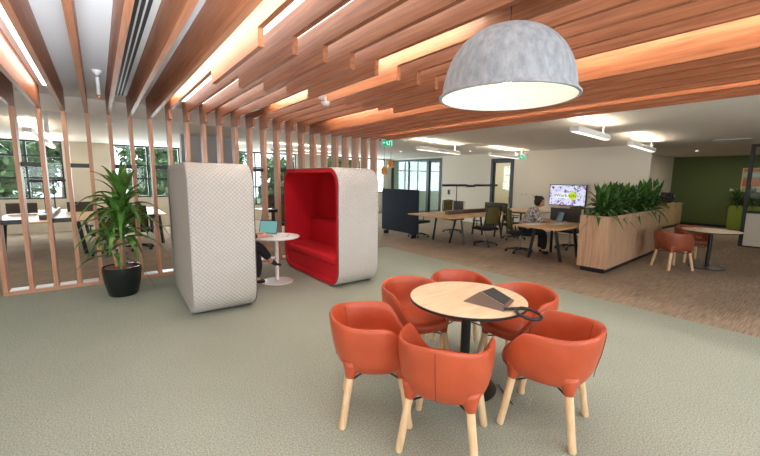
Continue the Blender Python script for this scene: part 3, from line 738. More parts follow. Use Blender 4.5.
dup(k1, (7.35,7.75,0), rad(-80), 'olive mesh-back task chair at the far left of the long bench desk')
dup(k1, (8.85,7.75,0), rad(-100), 'task chair behind the black luminaire post of the long desk')
dup(k1, (9.25,5.85,0), rad(-60), 'olive mesh-back task chair left of the seated woman, turned to the far desk')
dup(k1, (7.70,4.70,0), rad(-45), 'task chair the woman in the patterned blouse sits on')
dup(k1, (9.15,4.25,0), rad(178), 'task chair behind the charcoal desk screen under the television')
dup(k1, (.1,9.55,0), rad(100), 'task chair behind the screen, right behind the plant leaves')
dup(k1, (.65,9.95,0), rad(80), 'task chair behind the screen, just right of the plant stem')
dup(k1, (3.75,9.35,0), rad(80), 'task chair glimpsed left of the laptop between the pods')
dup(k1, (4.6,9.3,0), rad(100), 'task chair glimpsed right of the laptop between the pods')

# ------------------------------------------------------------------ laptops, papers
def laptop(label, loc, rz, scr):
    t = thing('laptop', label, 'laptop', loc, rz)
    obj('keyboard_base', rbox(-.11,.11,-.16,.16,0,.014,.004,2), 'grille', t, True)
    Mx = Matrix.Translation((.11,0,.014)) @ Matrix.Rotation(rad(15),4,'Y')
    bm = bmesh.new(); box(bm, 0,.007,-.16,.16,.0,.215, Mx); lid = obj('screen', bm, 'black_plastic', t)
    bm = bmesh.new(); box(bm, -.0015,.0,-.15,.15,.012,.205, Mx); obj('display', bm, scr, lid)
    return t
laptop('open laptop with teal screen on the small white table', (2.05,5.72,.741), rad(40), 'laptop_screen')
laptop('open black laptop in front of the woman in the patterned blouse', (8.12,4.16,.741), rad(-40), 'black_plastic')
bm = bmesh.new(); box(bm, -.10,.10,-.14,.14,0,.006, Matrix.Translation((2.33,5.54,.741)) @ Matrix.Rotation(.5,4,'Z')); tag(obj('notebook', bm, 'paper'), 'open white notebook on the small white table', 'notebook')
bm = bmesh.new(); tube(bm, [(2.32,5.44,.750),(2.39,5.52,.750)], .005, 8); tag(obj('pen', bm, 'red_cloth'), 'red pen lying on the notebook', 'pen')
for i, (x, y, r) in enumerate(((7.35,4.16,.25),(7.85,3.86,.15))):
    bm = bmesh.new(); box(bm, -.26,.26,-.11,.11,0,.004, Matrix.Translation((x,y,.741)) @ Matrix.Rotation(r-.25,4,'Z')); tag(obj('paper_sheet', bm, 'paper'), ['white papers spread before the seated woman','white papers to the right of the seated woman'][i], 'paper')

# ------------------------------------------------------------------ television
TY0, TY1, TZ0, TZ1 = 5.03, 6.17, .89, 1.55
t = thing('television', 'wall-mounted television showing a colourful Work Safe picture', 'television', (11.7,(TY0+TY1)/2,(TZ0+TZ1)/2))
w, h = (TY1-TY0)/2, (TZ1-TZ0)/2
obj('bezel', rbox(-.06,-.002,-w,w,-h,h,.006,2), 'black_plastic', t, True)
B('picture', 'tv', (-.0625,-.0605,-w+.02,w-.02,-h+.02,h-.02), t)
M['caption'] = emit('caption_white', (.95,.95,1), .75); M['lime'] = emit('caption_lime', (.62,.85,.03), .75); M['ink'] = plain('caption_ink', (.08,.08,.14), .6); M['ink2'] = plain('caption_green_ink', (.10,.20,.02), .6)
B('caption_band', 'caption', (-.0640,-.0630,-.10,.36,-.10,.08), t)
bm = bmesh.new(); c_ = Vector((-.0645,-.17,-.01))
prism(bm, [(-.17-.15,-.01),(-.17,-.01-.16),(-.17+.15,-.01),(-.17,-.01+.16)], 0, -.0655, -.0642); obj('lime_diamond', bm, 'lime', t)
def text(name, body, size, loc, rot, mat, parent, extr=.0006):
    cu = bpy.data.curves.new(name, 'FONT'); cu.body = body; cu.size = size; cu.extrude = extr; cu.align_x = 'CENTER'; cu.align_y = 'CENTER'
    tmp = bpy.data.objects.new(name, cu); C.objects.link(tmp); dg = bpy.context.evaluated_depsgraph_get()
    me = bpy.data.meshes.new_from_object(tmp.evaluated_get(dg)); bpy.data.objects.remove(tmp)
    me.materials.clear(); me.materials.append(M[mat]); o = bpy.data.objects.new(name, me); C.objects.link(o); o.location = loc; o.rotation_euler = rot; o.parent = parent; return o
RT = (rad(90),0,rad(-90))
text('lettering', 'Work', .145, (-.0665,.165,-.01), RT, 'ink', t); text('lettering', 'Safe', .15, (-.0672,-.17,-.01), RT, 'ink2', t)

# ------------------------------------------------------------------ right-hand round table and two rust chairs
M['rust'] = noisy('rust_leather', [(.35,(.27,.065,.030)), (.7,(.33,.085,.040))], (1,1,1), 6, 3, .42)
RTX, RTY = 9.42, 1.70
t = thing('round_table', 'round oak table with black pedestal beside the timber planter', 'table', (RTX,RTY,0))
bm = bmesh.new(); lathe(bm, [(0,0),(.28,0),(.28,.012),(.05,.025),(0,.025)], 40); obj('base', bm, 'black', t, SM)
bm = bmesh.new(); lathe(bm, [(0,.02),(.035,.02),(.035,.71),(0,.71)], 20); obj('column', bm, 'black', t, SM)
bm = bmesh.new(); lathe(bm, [(0,.708),(.42,.708),(.455,.718),(.455,.732),(0,.732)], 64); obj('edge', bm, 'black_plastic', t, SM)
bm = bmesh.new(); lathe(bm, [(0,.7325),(.453,.7325),(.453,.738),(0,.738)], 64); obj('tabletop', bm, 'table_oak', t, SM)
def recolour(root, frm, to):
    for ch in root.children:
        for o in [ch]+list(ch.children):
            if o.type == 'MESH' and o.data.materials and o.data.materials[0] == M[frm]:
                o.data = o.data.copy(); o.data.materials[0] = M[to]
G = 'rust tub chairs at the small round table'
r1 = dup(c1, (8.75,2.10,0), rad(-38), 'rust brown tub chair between the timber planter and the small round table', G); recolour(r1, 'leather', 'rust')
r2 = dup(r1, (9.92,2.08,0), rad(222), 'rust brown tub chair on the far side of the small round table', G)

# ------------------------------------------------------------------ navy partition, pendants, signs etc.
t = thing('partition', 'freestanding navy fabric partition in front of the meeting room glass', 'partition', (6.97,7.4,0))
B('fabric_panel', 'navy', (0,.05,0,1.62,.12,1.37), t, .01)
for y in (.15,1.4): B('foot', 'black', (-.06,.11,y,y+.05,0,.11), t, .01)
def hang_lamp(label, x, y, z):
    t = thing('copper_pendant', label, 'lamp', (x,y,z), 0, 'copper pendants by the meeting room')
    bm = bmesh.new(); lathe(bm, [(.10,0),(.105,.02),(.09,.15),(.06,.22),(.02,.25),(0,.25)], 24); obj('shade', bm, 'copper', t, True)
    bm = bmesh.new(); tube(bm, [(0,0,.25),(0,0,2.645-z)], .005, 6); obj('cord', bm, 'black', t)
    bm = bmesh.new(); lathe(bm, [(0,.05),(.03,.05),(.03,.11),(0,.12)], 12); obj('bulb', bm, 'downlight', t)
hang_lamp('copper pendant lamp nearest the end of the timber screen', 7.02, 9.0, 1.80); hang_lamp('smaller copper pendant lamp just right of its twin', 7.36, 9.1, 2.02)

def pendant(label, x0, x1, y0, y1, z, cz, group, stems=True):
    L = math.hypot(x1-x0,y1-y0); a = math.atan2(y1-y0,x1-x0)
    t = thing('linear_pendant', label, 'lamp', ((x0+x1)/2,(y0+y1)/2,z), a, group)
    bm = bmesh.new(); box(bm, -L/2,L/2,-.06,.06,.006,.085); obj('housing', bm, 'acc_white', t)
    B('diffuser', 'pend_led', (-L/2+.01,L/2-.01,-.042,.042,-.002,.0055), t)
    B('uplight', 'pend_up', (-L/2+.05,L/2-.05,-.035,.035,.0855,.089), t)
    for sx in (L/2-.25,) if stems else ():
        bm = bmesh.new(); tube(bm, [(sx,0,.086),(sx,0,cz-z-.001)], .008, 8); obj('stem', bm, 'acc_white', t)
    return t
G = 'white linear pendant lights over the office'
pendant('white linear pendant light above the far end of the long bench desk', 6.28, 8.3, 6.72, 7.15, 2.38, 2.65, G)
pendant('white linear pendant light in front of the office door', 9.2, 11.3, 6.75, 7.15, 2.38, 2.65, G)
pendant('white linear pendant light right of the felt dome lamp', 5.72, 7.30, 2.72, 2.88, 2.39, 2.65, G)
pendant('white linear pendant light furthest right, over the planter', 8.65, 10.9, 2.96, 3.24, 2.39, 2.65, G)
pendant('white linear pendant light behind the second timber post', -.93, -.95, 9.0, 11.0, 2.40, 2.65, G)
pendant('white linear pendant light behind the third timber post', -.93, -.93, 11.6, 13.8, 2.40, 2.65, G)
pendant('white linear pendant light behind the right pod', 4.0, 6.0, 10.4, 10.4, 2.40, 2.65, G)
pendant('white linear pendant light behind the left pod', 3.2, 3.2, 10.9, 13.3, 2.40, 2.65, G)

def exit_sign(label, x, y, z, axis, cz=2.65):
    t = thing('exit_sign', label, 'sign', (x,y,z))
    d = (-.16,.16,-.02,.02,0,.16) if axis == 0 else (-.02,.02,-.16,.16,0,.16)
    B('casing', 'acc_white', d, t); 
    e = .001
    if axis == 0: B('lit_face', 'sign_green', (-.15,.15,-.0215,-.0205,.01,.15), t)
    else: B('lit_face', 'sign_green', (-.0215,-.0205,-.15,.15,.01,.15), t)
    rt = (rad(90),0,0) if axis == 0 else (rad(90),0,rad(-90))
    # running figure, doorway and arrow pictogram
    def P(u, v): return (u, -.0225, v) if axis == 0 else (-.0225, -u, v)
    bm = bmesh.new()
    def bar(u0,v0,u1,v1,w=.010): tube(bm, [P(u0,v0),P(u1,v1)], w/2, 6)
    for q in (((-.03),.09,-.01,.06),((-.01),.06,-.02,.03),((-.01),.06,.02,.045),((.02),.045,.03,.03),((-.03),.09,-.055,.075),((-.03),.09,.0,.085)): bar(*q)
    tube(bm, [P(-.032,.112),P(-.020,.116)], .011, 8)
    bar(.05,.03,.05,.13,.012); bar(.05,.13,.12,.13,.012); bar(.12,.13,.12,.03,.012); bar(-.13,.08,-.08,.08,.012); bar(-.13,.08,-.11,.10); bar(-.13,.08,-.11,.06)
    obj('pictogram', bm, 'sign_white', t)
    B('bracket', 'acc_white', (-.03,.03,-.012,.012,.161,cz-z-.001), t)
    return t
exit_sign('green exit sign hanging just right of the timber screen top', 5.50, 6.95, 2.42, 0)
exit_sign('green exit sign hanging by the office door', 11.3, 7.02, 2.36, 1)
exit_sign('exit sign seen side-on behind the screen, beyond second post', -.62, 8.4, 2.36, 1)
def downlight(label, x, y, z=2.65):
    t = thing('downlight', label, 'light', (x,y,z-.012), 0, 'recessed downlights'); bm = bmesh.new(); lathe(bm, [(.045,0),(.06,0),(.06,.011),(.045,.011),(.045,0)], 24); obj('bezel', bm, 'acc_white', t)
    bm = bmesh.new(); lathe(bm, [(0,.004),(.044,.004),(.044,.010),(0,.010)], 24); obj('lens', bm, 'downlight', t)
downlight('recessed downlight above the navy partition', 8.7, 10.2); downlight('recessed downlight left of the office door pendant', 10.2, 8.3)
downlight('recessed downlight near the green wall', 15.0, 3.3); downlight('recessed downlight above the screen near the plant', .25, 8.9)
def ceil_dome(label, x, y, z, r=.05, mat='acc_white'):
    bm = bmesh.new(); lathe(bm, [(0,z-r*1.1),(r*.6,z-r),(r,z-r*.4),(r*1.2,z-r*.3),(r*1.2,z-.001),(0,z-.001)], 20); return tag(obj('smoke_detector', bm, mat, None, True), label, 'detector', 'small round ceiling devices')
ceil_dome('white ceiling sensor, left one of the pair above the planter', 7.15, 1.95, 2.65, .055)
ceil_dome('white ceiling sensor, right one of the pair above the planter', 7.22, 1.82, 2.65, .055)
ceil_dome('dark-lensed camera dome beside the furthest right pendant', 11.6, 3.35, 2.65, .07, 'grille')
# wifi unit hanging under battens
t = thing('motion_sensor', 'white rounded sensor hung under the stepped battens', 'sensor', (2.18,3.92,2.52))
bm = bmesh.new(); lathe(bm, [(0,-.025),(.035,-.022),(.05,0),(.055,.02),(.02,.03),(0,.03)], 24); obj('dome', bm, 'acc_white', t, True)
bm = bmesh.new(); tube(bm, [(0,0,.02),(.0,.0,.10),(.0,.07,.11)], .010, 8); obj('arm', bm, 'acc_white', t)
B('mounting_plate', 'acc_white', (-.03,.03,.06,.13,.06,.13), t)
t = thing('pull_down_camera', 'small white cylinder hanging from the ceiling behind the slot diffuser', 'sensor', (.0,6.2,2.66)) if False else None
t = thing('ceiling_spotlight', 'slim white tubular fitting hanging between left ceiling battens', 'light', (.08,5.7,2.62))
bm = bmesh.new(); lathe(bm, [(0,0),(.022,0),(.022,.20),(0,.20)], 16); obj('tube', bm, 'acc_white', t, SM)
bm = bmesh.new(); lathe(bm, [(.0,.201),(.05,.265),(.05,.279),(0,.279)], 16); obj('ceiling_plate', bm, 'acc_white', t, SM)
bm = bmesh.new(); lathe(bm, [(0,-.045),(.012,-.04),(.018,-.02),(.010,-.001),(0,-.001)], 12); obj('sprinkler_head', bm, 'copper', t, True)
B('ceiling_vent', 'grille', (11.5,11.65,1.62,2.25,2.635,2.649)); tag(bpy.data.objects['ceiling_vent'], 'long grey slot vent in the ceiling before the green wall', 'air vent')
for i, (y, z) in enumerate(((7.18,1.02),(7.02,1.02),(6.75,1.0))):
    o = B('wall_switch', 'grille', (11.685,11.7,y-.04,y+.04,z+.12,z+.2)); tag(o, ['wall switch nearest the office door','wall switch second from the office door','wall switch between door and television'][i], 'switch', 'switches by the office door')
o = B('card_reader', 'black_plastic', (11.67,11.7,10.5,10.6,1.05,1.25), None, .01); tag(o, 'small black card reader beside the meeting room door', 'card reader')

# ------------------------------------------------------------------ kitchen corner
t = thing('kitchen_counter', 'pale wood kitchen counter with dark worktop against the far wall', 'cabinet', (14.5,4.11,0))
B('carcass', 'kitchen', (0,3.2,.03,.62,.10,.86), t); B('kickboard', 'black', (.02,3.18,.07,.6,0,.10), t); B('worktop', 'kitchen', (-.01,3.22,0,.62,.86,.90), t)
for i in range(4):
    B('door', 'kitchen', (.02+i*.8,.78+i*.8,.01,.028,.12,.83), t)
    d = bpy.context.scene.collection.objects[-1]
    hd = B('handle', 'black', (.60+i*.8,.74+i*.8,-.012,.008,.76,.775), d)
t = thing('coffee_machine', 'black and chrome coffee machine on the kitchen counter', 'coffee machine', (17.0,4.42,.90))
B('body', 'black_plastic', (-.16,.16,-.15,.2,0,.38), t, .02); B('drip_tray', 'chrome', (-.14,.14,-.26,-.15,0,.05), t, .008); B('group_head', 'chrome', (-.06,.06,-.24,-.15,.22,.30), t, .01)
for i, x in enumerate((16.2,16.5)):
    t = thing('bottle', ['dark bottle left on the kitchen counter','dark bottle right beside the coffee machine'][i], 'bottle', (x,4.4,.90), 0, 'bottles on the kitchen counter')
    bm = bmesh.new(); lathe(bm, [(0,0),(.04,0),(.042,.01),(.042,.18),(.015,.24),(.015,.30),(0,.30)], 16); obj('glass', bm, 'black', t, True)
    bm = bmesh.new(); lathe(bm, [(0,.301),(.017,.301),(.017,.33),(0,.33)], 12); obj('cap', bm, 'chrome', t)
t = thing('low_planter', 'lime green planter cabinet against the green wall', 'planter', (17.9,.6,0))
B('cabinet', 'green_box', (0,.45,0,2.25,.02,.86), t); B('soil', 'bark', (.03,.42,.03,2.22,.861,.875), t); B('foot', 'black', (.04,.41,.04,2.2,0,.019), t)
for i in range(6):
    o = dup((p0,p1)[i%2], (17.98,.8+i*.38,.90), i*1.3, 'dark leafy plant in the lime green planter, %s from the left in view' % ORD[5-i], 'plants in the lime green planter'); o.scale = (.75,.75,1.0)
t = thing('painting', 'orange and teal abstract painting in wooden frame on green wall', 'picture', (18.5,1.5,1.35))
bm = bmesh.new(); y0,y1,z1 = -.9,1.2,.85
box(bm,-.05,-.002,y0,y1,0,.04); box(bm,-.05,-.002,y0,y1,z1-.04,z1); box(bm,-.05,-.002,y0,y0+.04,.04,z1-.04); box(bm,-.05,-.002,y1-.04,y1,.04,z1-.04); obj('frame', bm, 'leg_wood', t)
B('canvas', 'art', (-.035,-.003,y0+.041,y1-.041,.041,z1-.041), t)
o = B('thermostat', 'acc_white', (18.47,18.5,2.72,2.98,1.36,1.46), None, .004); tag(o, 'small white wall plate on the green wall', 'wall plate')

# ------------------------------------------------------------------ people
def skin_mesh(name, chains, mat, parent=None, sub=2, extra=None):
    """chains: list of (points, radii). first chain is the root; others start at an index of joined verts or free"""
    verts, edges, rad_ = [], [], []
    roots = []
    idx = {}
    for pts, rs in chains:
        prev = None
        for n_, (p, r_) in enumerate(zip(pts, rs)):
            key = tuple(round(c, 4) for c in p)
            if key in idx: i = idx[key]
            else: i = len(verts); verts.append(p); rad_.append(r_); idx[key] = i
            if n_ == 0 and prev is None and (len(roots) == 0 or i == len(verts)-1): roots.append(i)
            if prev is not None: edges.append((prev, i))
            prev = i
    me = bpy.data.meshes.new(name); me.from_pydata(verts, edges, []); o = bpy.data.objects.new(name, me); C.objects.link(o)
    md = o.modifiers.new('skin', 'SKIN'); md.use_smooth_shade = True
    lay = me.skin_vertices[0].data if me.skin_vertices else None
    if lay is None:
        bm = bmesh.new(); bm.from_mesh(me); bm.verts.layers.skin.verify(); bm.to_mesh(me); bm.free(); lay = me.skin_vertices[0].data
    for i, r_ in enumerate(rad_):
        rr = r_ if isinstance(r_, tuple) else (r_, r_)
        lay[i].radius = rr; lay[i].use_root = i in roots
    sb = o.modifiers.new('sub', 'SUBSURF'); sb.levels = sub; sb.render_levels = sub
    dg = bpy.context.evaluated_depsgraph_get(); m2 = bpy.data.meshes.new_from_object(o.evaluated_get(dg)); bpy.data.objects.remove(o)
    bm = bmesh.new(); bm.from_mesh(m2)
    if extra: extra(bm)
    bm.normal_update(); m2.clear_geometry(); bm.to_mesh(m2); bm.free()
    for p in m2.polygons: p.use_smooth = True
    m2.materials.clear(); m2.materials.append(M[mat]); o = bpy.data.objects.new(name, m2); C.objects.link(o); o.parent = parent; return o
def head_extra(hc, tilt=0):
    def f(bm):
        Mx = Matrix.Translation(hc) @ Matrix.Rotation(tilt, 4, 'Y')
        r = bmesh.ops.create_uvsphere(bm, u_segments=28, v_segments=20, radius=1)
        for v in r['verts']:
            x, y, z = v.co; X = .092*x*(1.02 if x > 0 else 1.08); Y = .074*y*(1-.18*max(0,-z)); Z = .115*z
            if x > .2 and z < 0: X += -.012*(-z)
            # brow, eye sockets, nose, mouth, chin
            def g(cy, cz, s): return math.exp(-((y-cy)**2+(z-cz)**2)/s)*(x > 0)
            X += -.010*(g(.38,.08,.03)+g(-.38,.08,.03)) + .026*g(0,-.16,.018) + .012*g(0,.02,.015) + .007*g(0,-.48,.02) + .010*g(0,-.85,.04)
            v.co = Mx @ Vector((X, Y, Z))
        for s in (-1,1):
            r = bmesh.ops.create_uvsphere(bm, u_segments=10, v_segments=8, radius=1)
            for v in r['verts']: v.co = Mx @ Vector((.022*v.co.x-.005, s*.074+.010*v.co.y, .032*v.co.z))
    return f
def hand_chain(w, d, side, curl=.5):
    """wrist point w, direction d (unit Vector): palm and five fingers"""
    w = Vector(w); d = Vector(d).normalized(); s = d.cross(Vector((0,0,1))).normalized()*side; u = s.cross(d)*side
    ch = [([tuple(w), tuple(w+d*.045), tuple(w+d*.085)], [(.024,.017),(.034,.015),(.036,.013)])]
    for k, (off, L) in enumerate(((-.028,.062),(-.010,.075),(.009,.080),(.027,.072))):
        b0 = w + d*.080 + s*off; p1 = b0 + d*L*.45 - Vector((0,0,.004)); p2 = b0 + d*L*.78 - Vector((0,0,.014+.01*curl)); p3 = b0 + d*L*.95 - Vector((0,0,.03))
        ch.append(([tuple(b0), tuple(p1), tuple(p2), tuple(p3)], [.0095,.0088,.008,.007]))
    b0 = w + d*.03 + s*.028; ch.append(([tuple(b0), tuple(b0+d*.028+s*.022), tuple(b0+d*.055+s*.028-Vector((0,0,.012)))], [.0115,.0100,.0085]))
    return ch
# woman at the desk, local frame: faces +X, floor z=0, hips at origin xy
def seated_woman():
    t = thing('person', 'woman with dark tied hair and patterned blouse typing at a laptop', 'person', (7.74,4.66,0), rad(-45))
    pel = (0,0,.53); ch = [([pel,(.05,0,.65),(.11,0,.78),(.17,0,.90),(.22,0,.99),(.25,0,1.03),(.275,0,1.07)],[(.16,.14),(.15,.12),(.15,.115),(.16,.115),(.12,.08),(.054,.054),(.05,.05)])]
    for s in (-1,1):
        ch.append(([pel,(.08,s*.09,.53),(.42,s*.11,.50),(.44,s*.12,.28),(.42,s*.12,.09),(.50,s*.13,.035)],[.12,.09,.062,.052,.038,.03]))
        ch.append(([(.22,0,.99),(.21,s*.12,.955),(.22,s*.21,.85),(.28,s*.24,.765),(.50,s*.13,.778)],[.1,.066,.05,.040,.026]))
        for c in hand_chain((.50,s*.13,.778),(1,-s*.18,0),-s): ch.append(c)
    body = skin_mesh('body', ch, 'skin', t, 2, head_extra((.325,0,1.165), rad(28)))
    up = [([(0,0,.55),(.05,0,.65),(.11,0,.78),(.17,0,.90),(.215,0,.985),(.235,0,1.01)],[(.19,.175),(.18,.15),(.18,.14),(.20,.145),(.16,.11),(.07,.066)])]
    for s in (-1,1): up.append(([(.17,0,.90),(.205,s*.10,.965),(.215,s*.17,.93),(.22,s*.22,.85),(.28,s*.242,.768),(.40,s*.18,.775)],[.12,.10,.088,.074,.062,.05]))
    skin_mesh('blouse', up, 'blouse', t)
    lo = [([(0,0,.52),(.0,0,.60)],[(.18,.17),(.17,.16)])]
    for s in (-1,1): lo.append(([(0,0,.52),(.08,s*.09,.53),(.42,s*.11,.50),(.44,s*.12,.28),(.42,s*.12,.10)],[.14,.115,.082,.072,.062]))
    skin_mesh('trousers', lo, 'black_cloth', t)
    for s in (-1,1): skin_mesh('shoe', [([(.40,s*.125,.05),(.47,s*.13,.04),(.55,s*.135,.03)],[.045,.042,.03])], 'black_cloth', t, 2)
    bm = bmesh.new(); Mx = Matrix.Translation((.315,0,1.18)) @ Matrix.Rotation(rad(28),4,'Y'); r = bmesh.ops.create_uvsphere(bm, u_segments=24, v_segments=16, radius=1)
    kill = []
    for v in r['verts']:
        x, y, z = v.co
        if x > .45 and z < .62: kill.append(v)
        v.co = Mx @ Vector((.112*x-.014,.094*y,.124*z+.012))
    bmesh.ops.delete(bm, geom=kill, context='VERTS')
    r = bmesh.ops.create_uvsphere(bm, u_segments=14, v_segments=10, radius=1)
    for v in r['verts']: v.co = Mx @ Vector((-.115+.045*v.co.x,.045*v.co.y,.055+.045*v.co.z))
    h = obj('hair', bm, 'hair', t, True); sd_ = h.modifiers.new('so','SOLIDIFY'); sd_.thickness = .012
    return t
seated_woman()
def pod_person():
    t = thing('person', 'person in black with crossed legs, mostly hidden inside the left pod', 'person', (1.36,5.62,0), rad(-4))
    pel = (0,0,.60); ch = [([pel,(.0,0,.72),(.01,0,.84),(.03,0,.98),(.05,0,1.08),(.07,0,1.13),(.08,0,1.17)],[(.15,.13),(.13,.11),(.13,.10),(.15,.105),(.11,.08),(.05,.05),(.05,.05)])]
    # left leg planted, right leg crossed over
    legA = [pel,(.10,.09,.55),(.50,.07,.52),(.54,.04,.30),(.50,.03,.09),(.58,.02,.035)]
    legB = [pel,(.10,-.09,.57),(.52,-.05,.63),(.66,-.02,.45),(.74,.0,.33),(.84,.01,.27)]
    ch += [(legA,[.12,.09,.062,.05,.036,.028]),(legB,[.12,.09,.062,.05,.034,.028])]
    ch.append(([(.05,0,1.08),(.05,-.13,1.05),(.12,-.21,.88),(.26,-.22,.79),(.60,-.10,.775)],[.1,.062,.046,.038,.026]))
    ch.append(([(.05,0,1.08),(.05,.13,1.05),(.12,.21,.88),(.26,.22,.80),(.58,.16,.775)],[.1,.062,.046,.038,.026]))
    for c in hand_chain((.60,-.10,.775),(1,.15,0),1): ch.append(c)
    for c in hand_chain((.58,.16,.775),(1,-.1,0),-1): ch.append(c)
    skin_mesh('body', ch, 'skin', t, 2, head_extra((.115,0,1.28), rad(12)))
    up = [([(0,0,.60),(.0,0,.72),(.01,0,.84),(.03,0,.98),(.05,0,1.07)],[(.165,.15),(.15,.13),(.15,.12),(.165,.125),(.12,.09)])]
    for s, P in ((-1,((.05,-.13,1.05),(.12,-.21,.88),(.26,-.22,.79),(.50,-.135,.782))),(1,((.05,.13,1.05),(.12,.21,.88),(.26,.22,.80),(.48,.18,.785)))): up.append(([(.03,0,.98),*P],[.1,.076,.064,.056,.045]))
    skin_mesh('jacket', up, 'black_cloth', t)
    skin_mesh('trousers', [([(0,0,.60),(-.01,0,.64)],[(.16,.15),(.15,.14)]),([(0,0,.60)]+legA[1:5],[.13,.105,.082,.078,.070]),([(0,0,.60)]+legB[1:4]+[(.70,-.01,.39)],[.13,.105,.082,.070,.058])], 'black_cloth', t)
    skin_mesh('shoe', [([(.50,.03,.05),(.56,.025,.04),(.64,.01,.025)],[.042,.04,.026])], 'black', t, 2)
    skin_mesh('shoe', [([(.73,0,.345),(.80,.005,.295),(.90,.01,.25)],[.042,.04,.024])], 'black', t, 2)
    bm = bmesh.new(); Mx = Matrix.Translation((.105,0,1.295)) @ Matrix.Rotation(rad(12),4,'Y'); r = bmesh.ops.create_uvsphere(bm, u_segments=24, v_segments=16, radius=1); kill = []
    for v in r['verts']:
        x, y, z = v.co
        if x > .45 and z < .62: kill.append(v)
        v.co = Mx @ Vector((.104*x-.012,.086*y,.118*z+.012))
    bmesh.ops.delete(bm, geom=kill, context='VERTS'); h = obj('hair', bm, 'hair', t, True); h.modifiers.new('so','SOLIDIFY').thickness = .012
pod_person()
t = thing('handbag', 'bright red bag on the floor against the left pod', 'bag', (1.60,5.08,0))
bm = rbox(-.06,.06,-.13,.13,.0,.24,.04,4); obj('bag_body', bm, 'red_cloth', t, True)
bm = bmesh.new(); tube(bm, [(0,-.08,.23),(0,-.07,.30),(0,0,.33),(0,.07,.30),(0,.08,.23)], .008, 8); obj('handle', bm, 'red_cloth', t, True)

# ------------------------------------------------------------------ trees outside the windows
def tree(loc, h, w, seed, label):
    random.seed(seed); t = thing('tree', label, 'tree', loc, 0, 'trees outside the windows')
    bm = bmesh.new(); tube(bm, [(0,0,-.02),(.1,0,h*.4),(0,.1,h*.75)], [.18,.13,.06], 10); obj('trunk', bm, 'cane', t, True)
    bm = bmesh.new()
    cl = [(random.uniform(-w,w)*.65, random.uniform(-w,w)*.5, h*random.uniform(.35,.95), random.uniform(.3,.5)*w) for _ in range(16)]
    for i in range(3800):
        c = random.choice(cl); d = Vector((random.gauss(0,1),random.gauss(0,1),random.gauss(0,1))).normalized()*c[3]*random.uniform(.6,1.05)
        p = Vector(c[:3])+d; a = Vector((random.gauss(0,1),random.gauss(0,1),random.gauss(0,1))).normalized(); b_ = a.cross(Vector((random.random(),random.random(),random.random()))).normalized(); s = random.uniform(.12,.24)
        bm.faces.new([bm.verts.new(p+a*s), bm.verts.new(p+b_*s*.6), bm.verts.new(p-a*s), bm.verts.new(p-b_*s*.6)])
    obj('crown', bm, 'tree_leaf', t, False, fix=False); return t
for i, (x, y, h, w) in enumerate(((-6.5,27,5.8,2.5),(-1.6,27,6.2,2.5),(-3.6,20.5,4.2,2.0),(3.2,26,5.6,2.2),(7.2,29,4.8,2.2),(11.6,27,4.6,2.2),(17.0,27,4.4,2.4))):
    tree((x,y,-1.5), h, w, 30+i, 'leafy tree outside the windows, %s from the left' % ORD[[0,2,1,3,4,5,6][i]])

# ------------------------------------------------------------------ light
W = bpy.data.worlds.new('World'); bpy.context.scene.world = W; W.use_nodes = True
n = W.node_tree.nodes; bg = n['Background']; bg.inputs[0].default_value = (.80,.90,1,1); bg.inputs[1].default_value = 2.5
def area(name, loc, rot, sx, sy, power, col):
    L = bpy.data.lights.new(name, 'AREA'); L.shape = 'RECTANGLE'; L.size = sx; L.size_y = sy; L.energy = power; L.color = col
    o = bpy.data.objects.new(name, L); C.objects.link(o); o.location = loc; o.rotation_euler = rot; return o
# daylight entering the windows behind the camera
for i, w in enumerate(RW):
    area('window_daylight', ((w[0]+w[1])/2,-3.40,1.65), (rad(100),0,0), 3, 1.7, 70, (.93,.96,1))
for y in (-1.5,3.0): area('window_daylight', (-4.9,y,1.65), (rad(90),0,rad(-90)), 3, 1.7, 40, (.93,.96,1))  # added fill lamps along the left wall, which has no windows
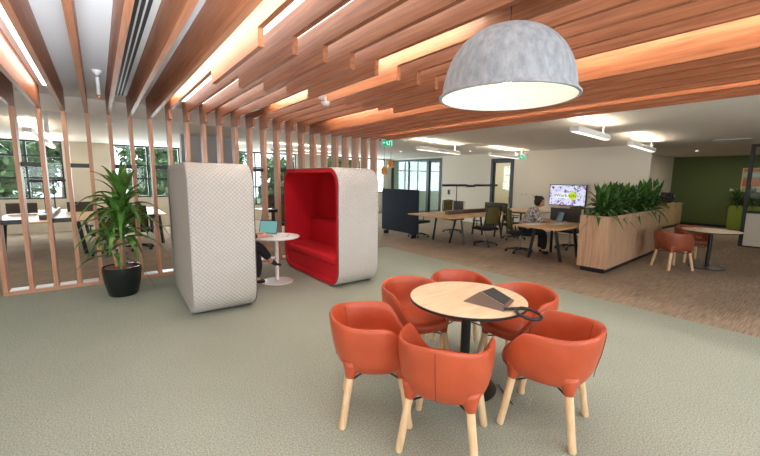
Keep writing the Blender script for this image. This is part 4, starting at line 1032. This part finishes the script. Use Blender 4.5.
# daylight through the back windows
for w in (W1, W2, W3, W4):
    area('window_daylight', ((w[0]+w[1])/2,14.75,1.85), (rad(-90),0,0), w[1]-w[0], w[3]-w[2], 130, (.85,.93,1))
area('meeting_daylight', (16.9,12.6,1.8), (rad(90),0,rad(90)), 2.7, 1.6, 60, (.80,.95,1))
area('kitchen_downlight', (16.3,2.8,2.6), (0,0,0), .5, .5, 18, (1,.90,.70))
area('corridor_light', (12.7,8.4,2.6), (0,0,0), .8, 3, 25, (1,.95,.75))
sun = bpy.data.lights.new('sun', 'SUN'); sun.energy = 2.2; sun.angle = rad(3); so = bpy.data.objects.new('sun', sun); C.objects.link(so); so.rotation_euler = (rad(40),0,rad(-20))

# added spots by the camera, aimed at the ceiling to stand in for bounced flash
for x, y, e, el, sz in ((.06,-.35,160,180,140),(-.05,-.5,1900,121,52)):
    L = bpy.data.lights.new('ceiling_bounce', 'SPOT'); L.energy = e; L.spot_size = rad(sz); L.spot_blend = .6; L.shadow_soft_size = .25; L.color = (.86,.93,1)
    o = bpy.data.objects.new('ceiling_bounce', L); C.objects.link(o); o.location = (x,y,1.75); o.rotation_euler = (rad(el),0,0)
# ------------------------------------------------------------------ camera
yaw, pit, roll = rad(52.58), rad(-7.57), rad(.654)
f = Vector((cos(yaw)*cos(pit), sin(yaw)*cos(pit), sin(pit))); r = Vector((sin(yaw), -cos(yaw), 0)); u = r.cross(f)
r2 = cos(roll)*r + sin(roll)*u; u2 = -sin(roll)*r + cos(roll)*u
cam = bpy.data.cameras.new('Camera'); co = bpy.data.objects.new('Camera', cam); C.objects.link(co)
mw = Matrix((r2, u2, -f)).transposed().to_4x4(); mw.translation = (0,0,H); co.matrix_world = mw
cam.sensor_width = 36; cam.lens = 366.62/760*36; cam.clip_start = .05; cam.clip_end = 200
sc = bpy.context.scene; sc.camera = co
sc.view_settings.view_transform = 'Standard'; sc.view_settings.look = 'None'; sc.view_settings.gamma = 1; sc.view_settings.use_curve_mapping = False
sc.view_settings.exposure = 0.33
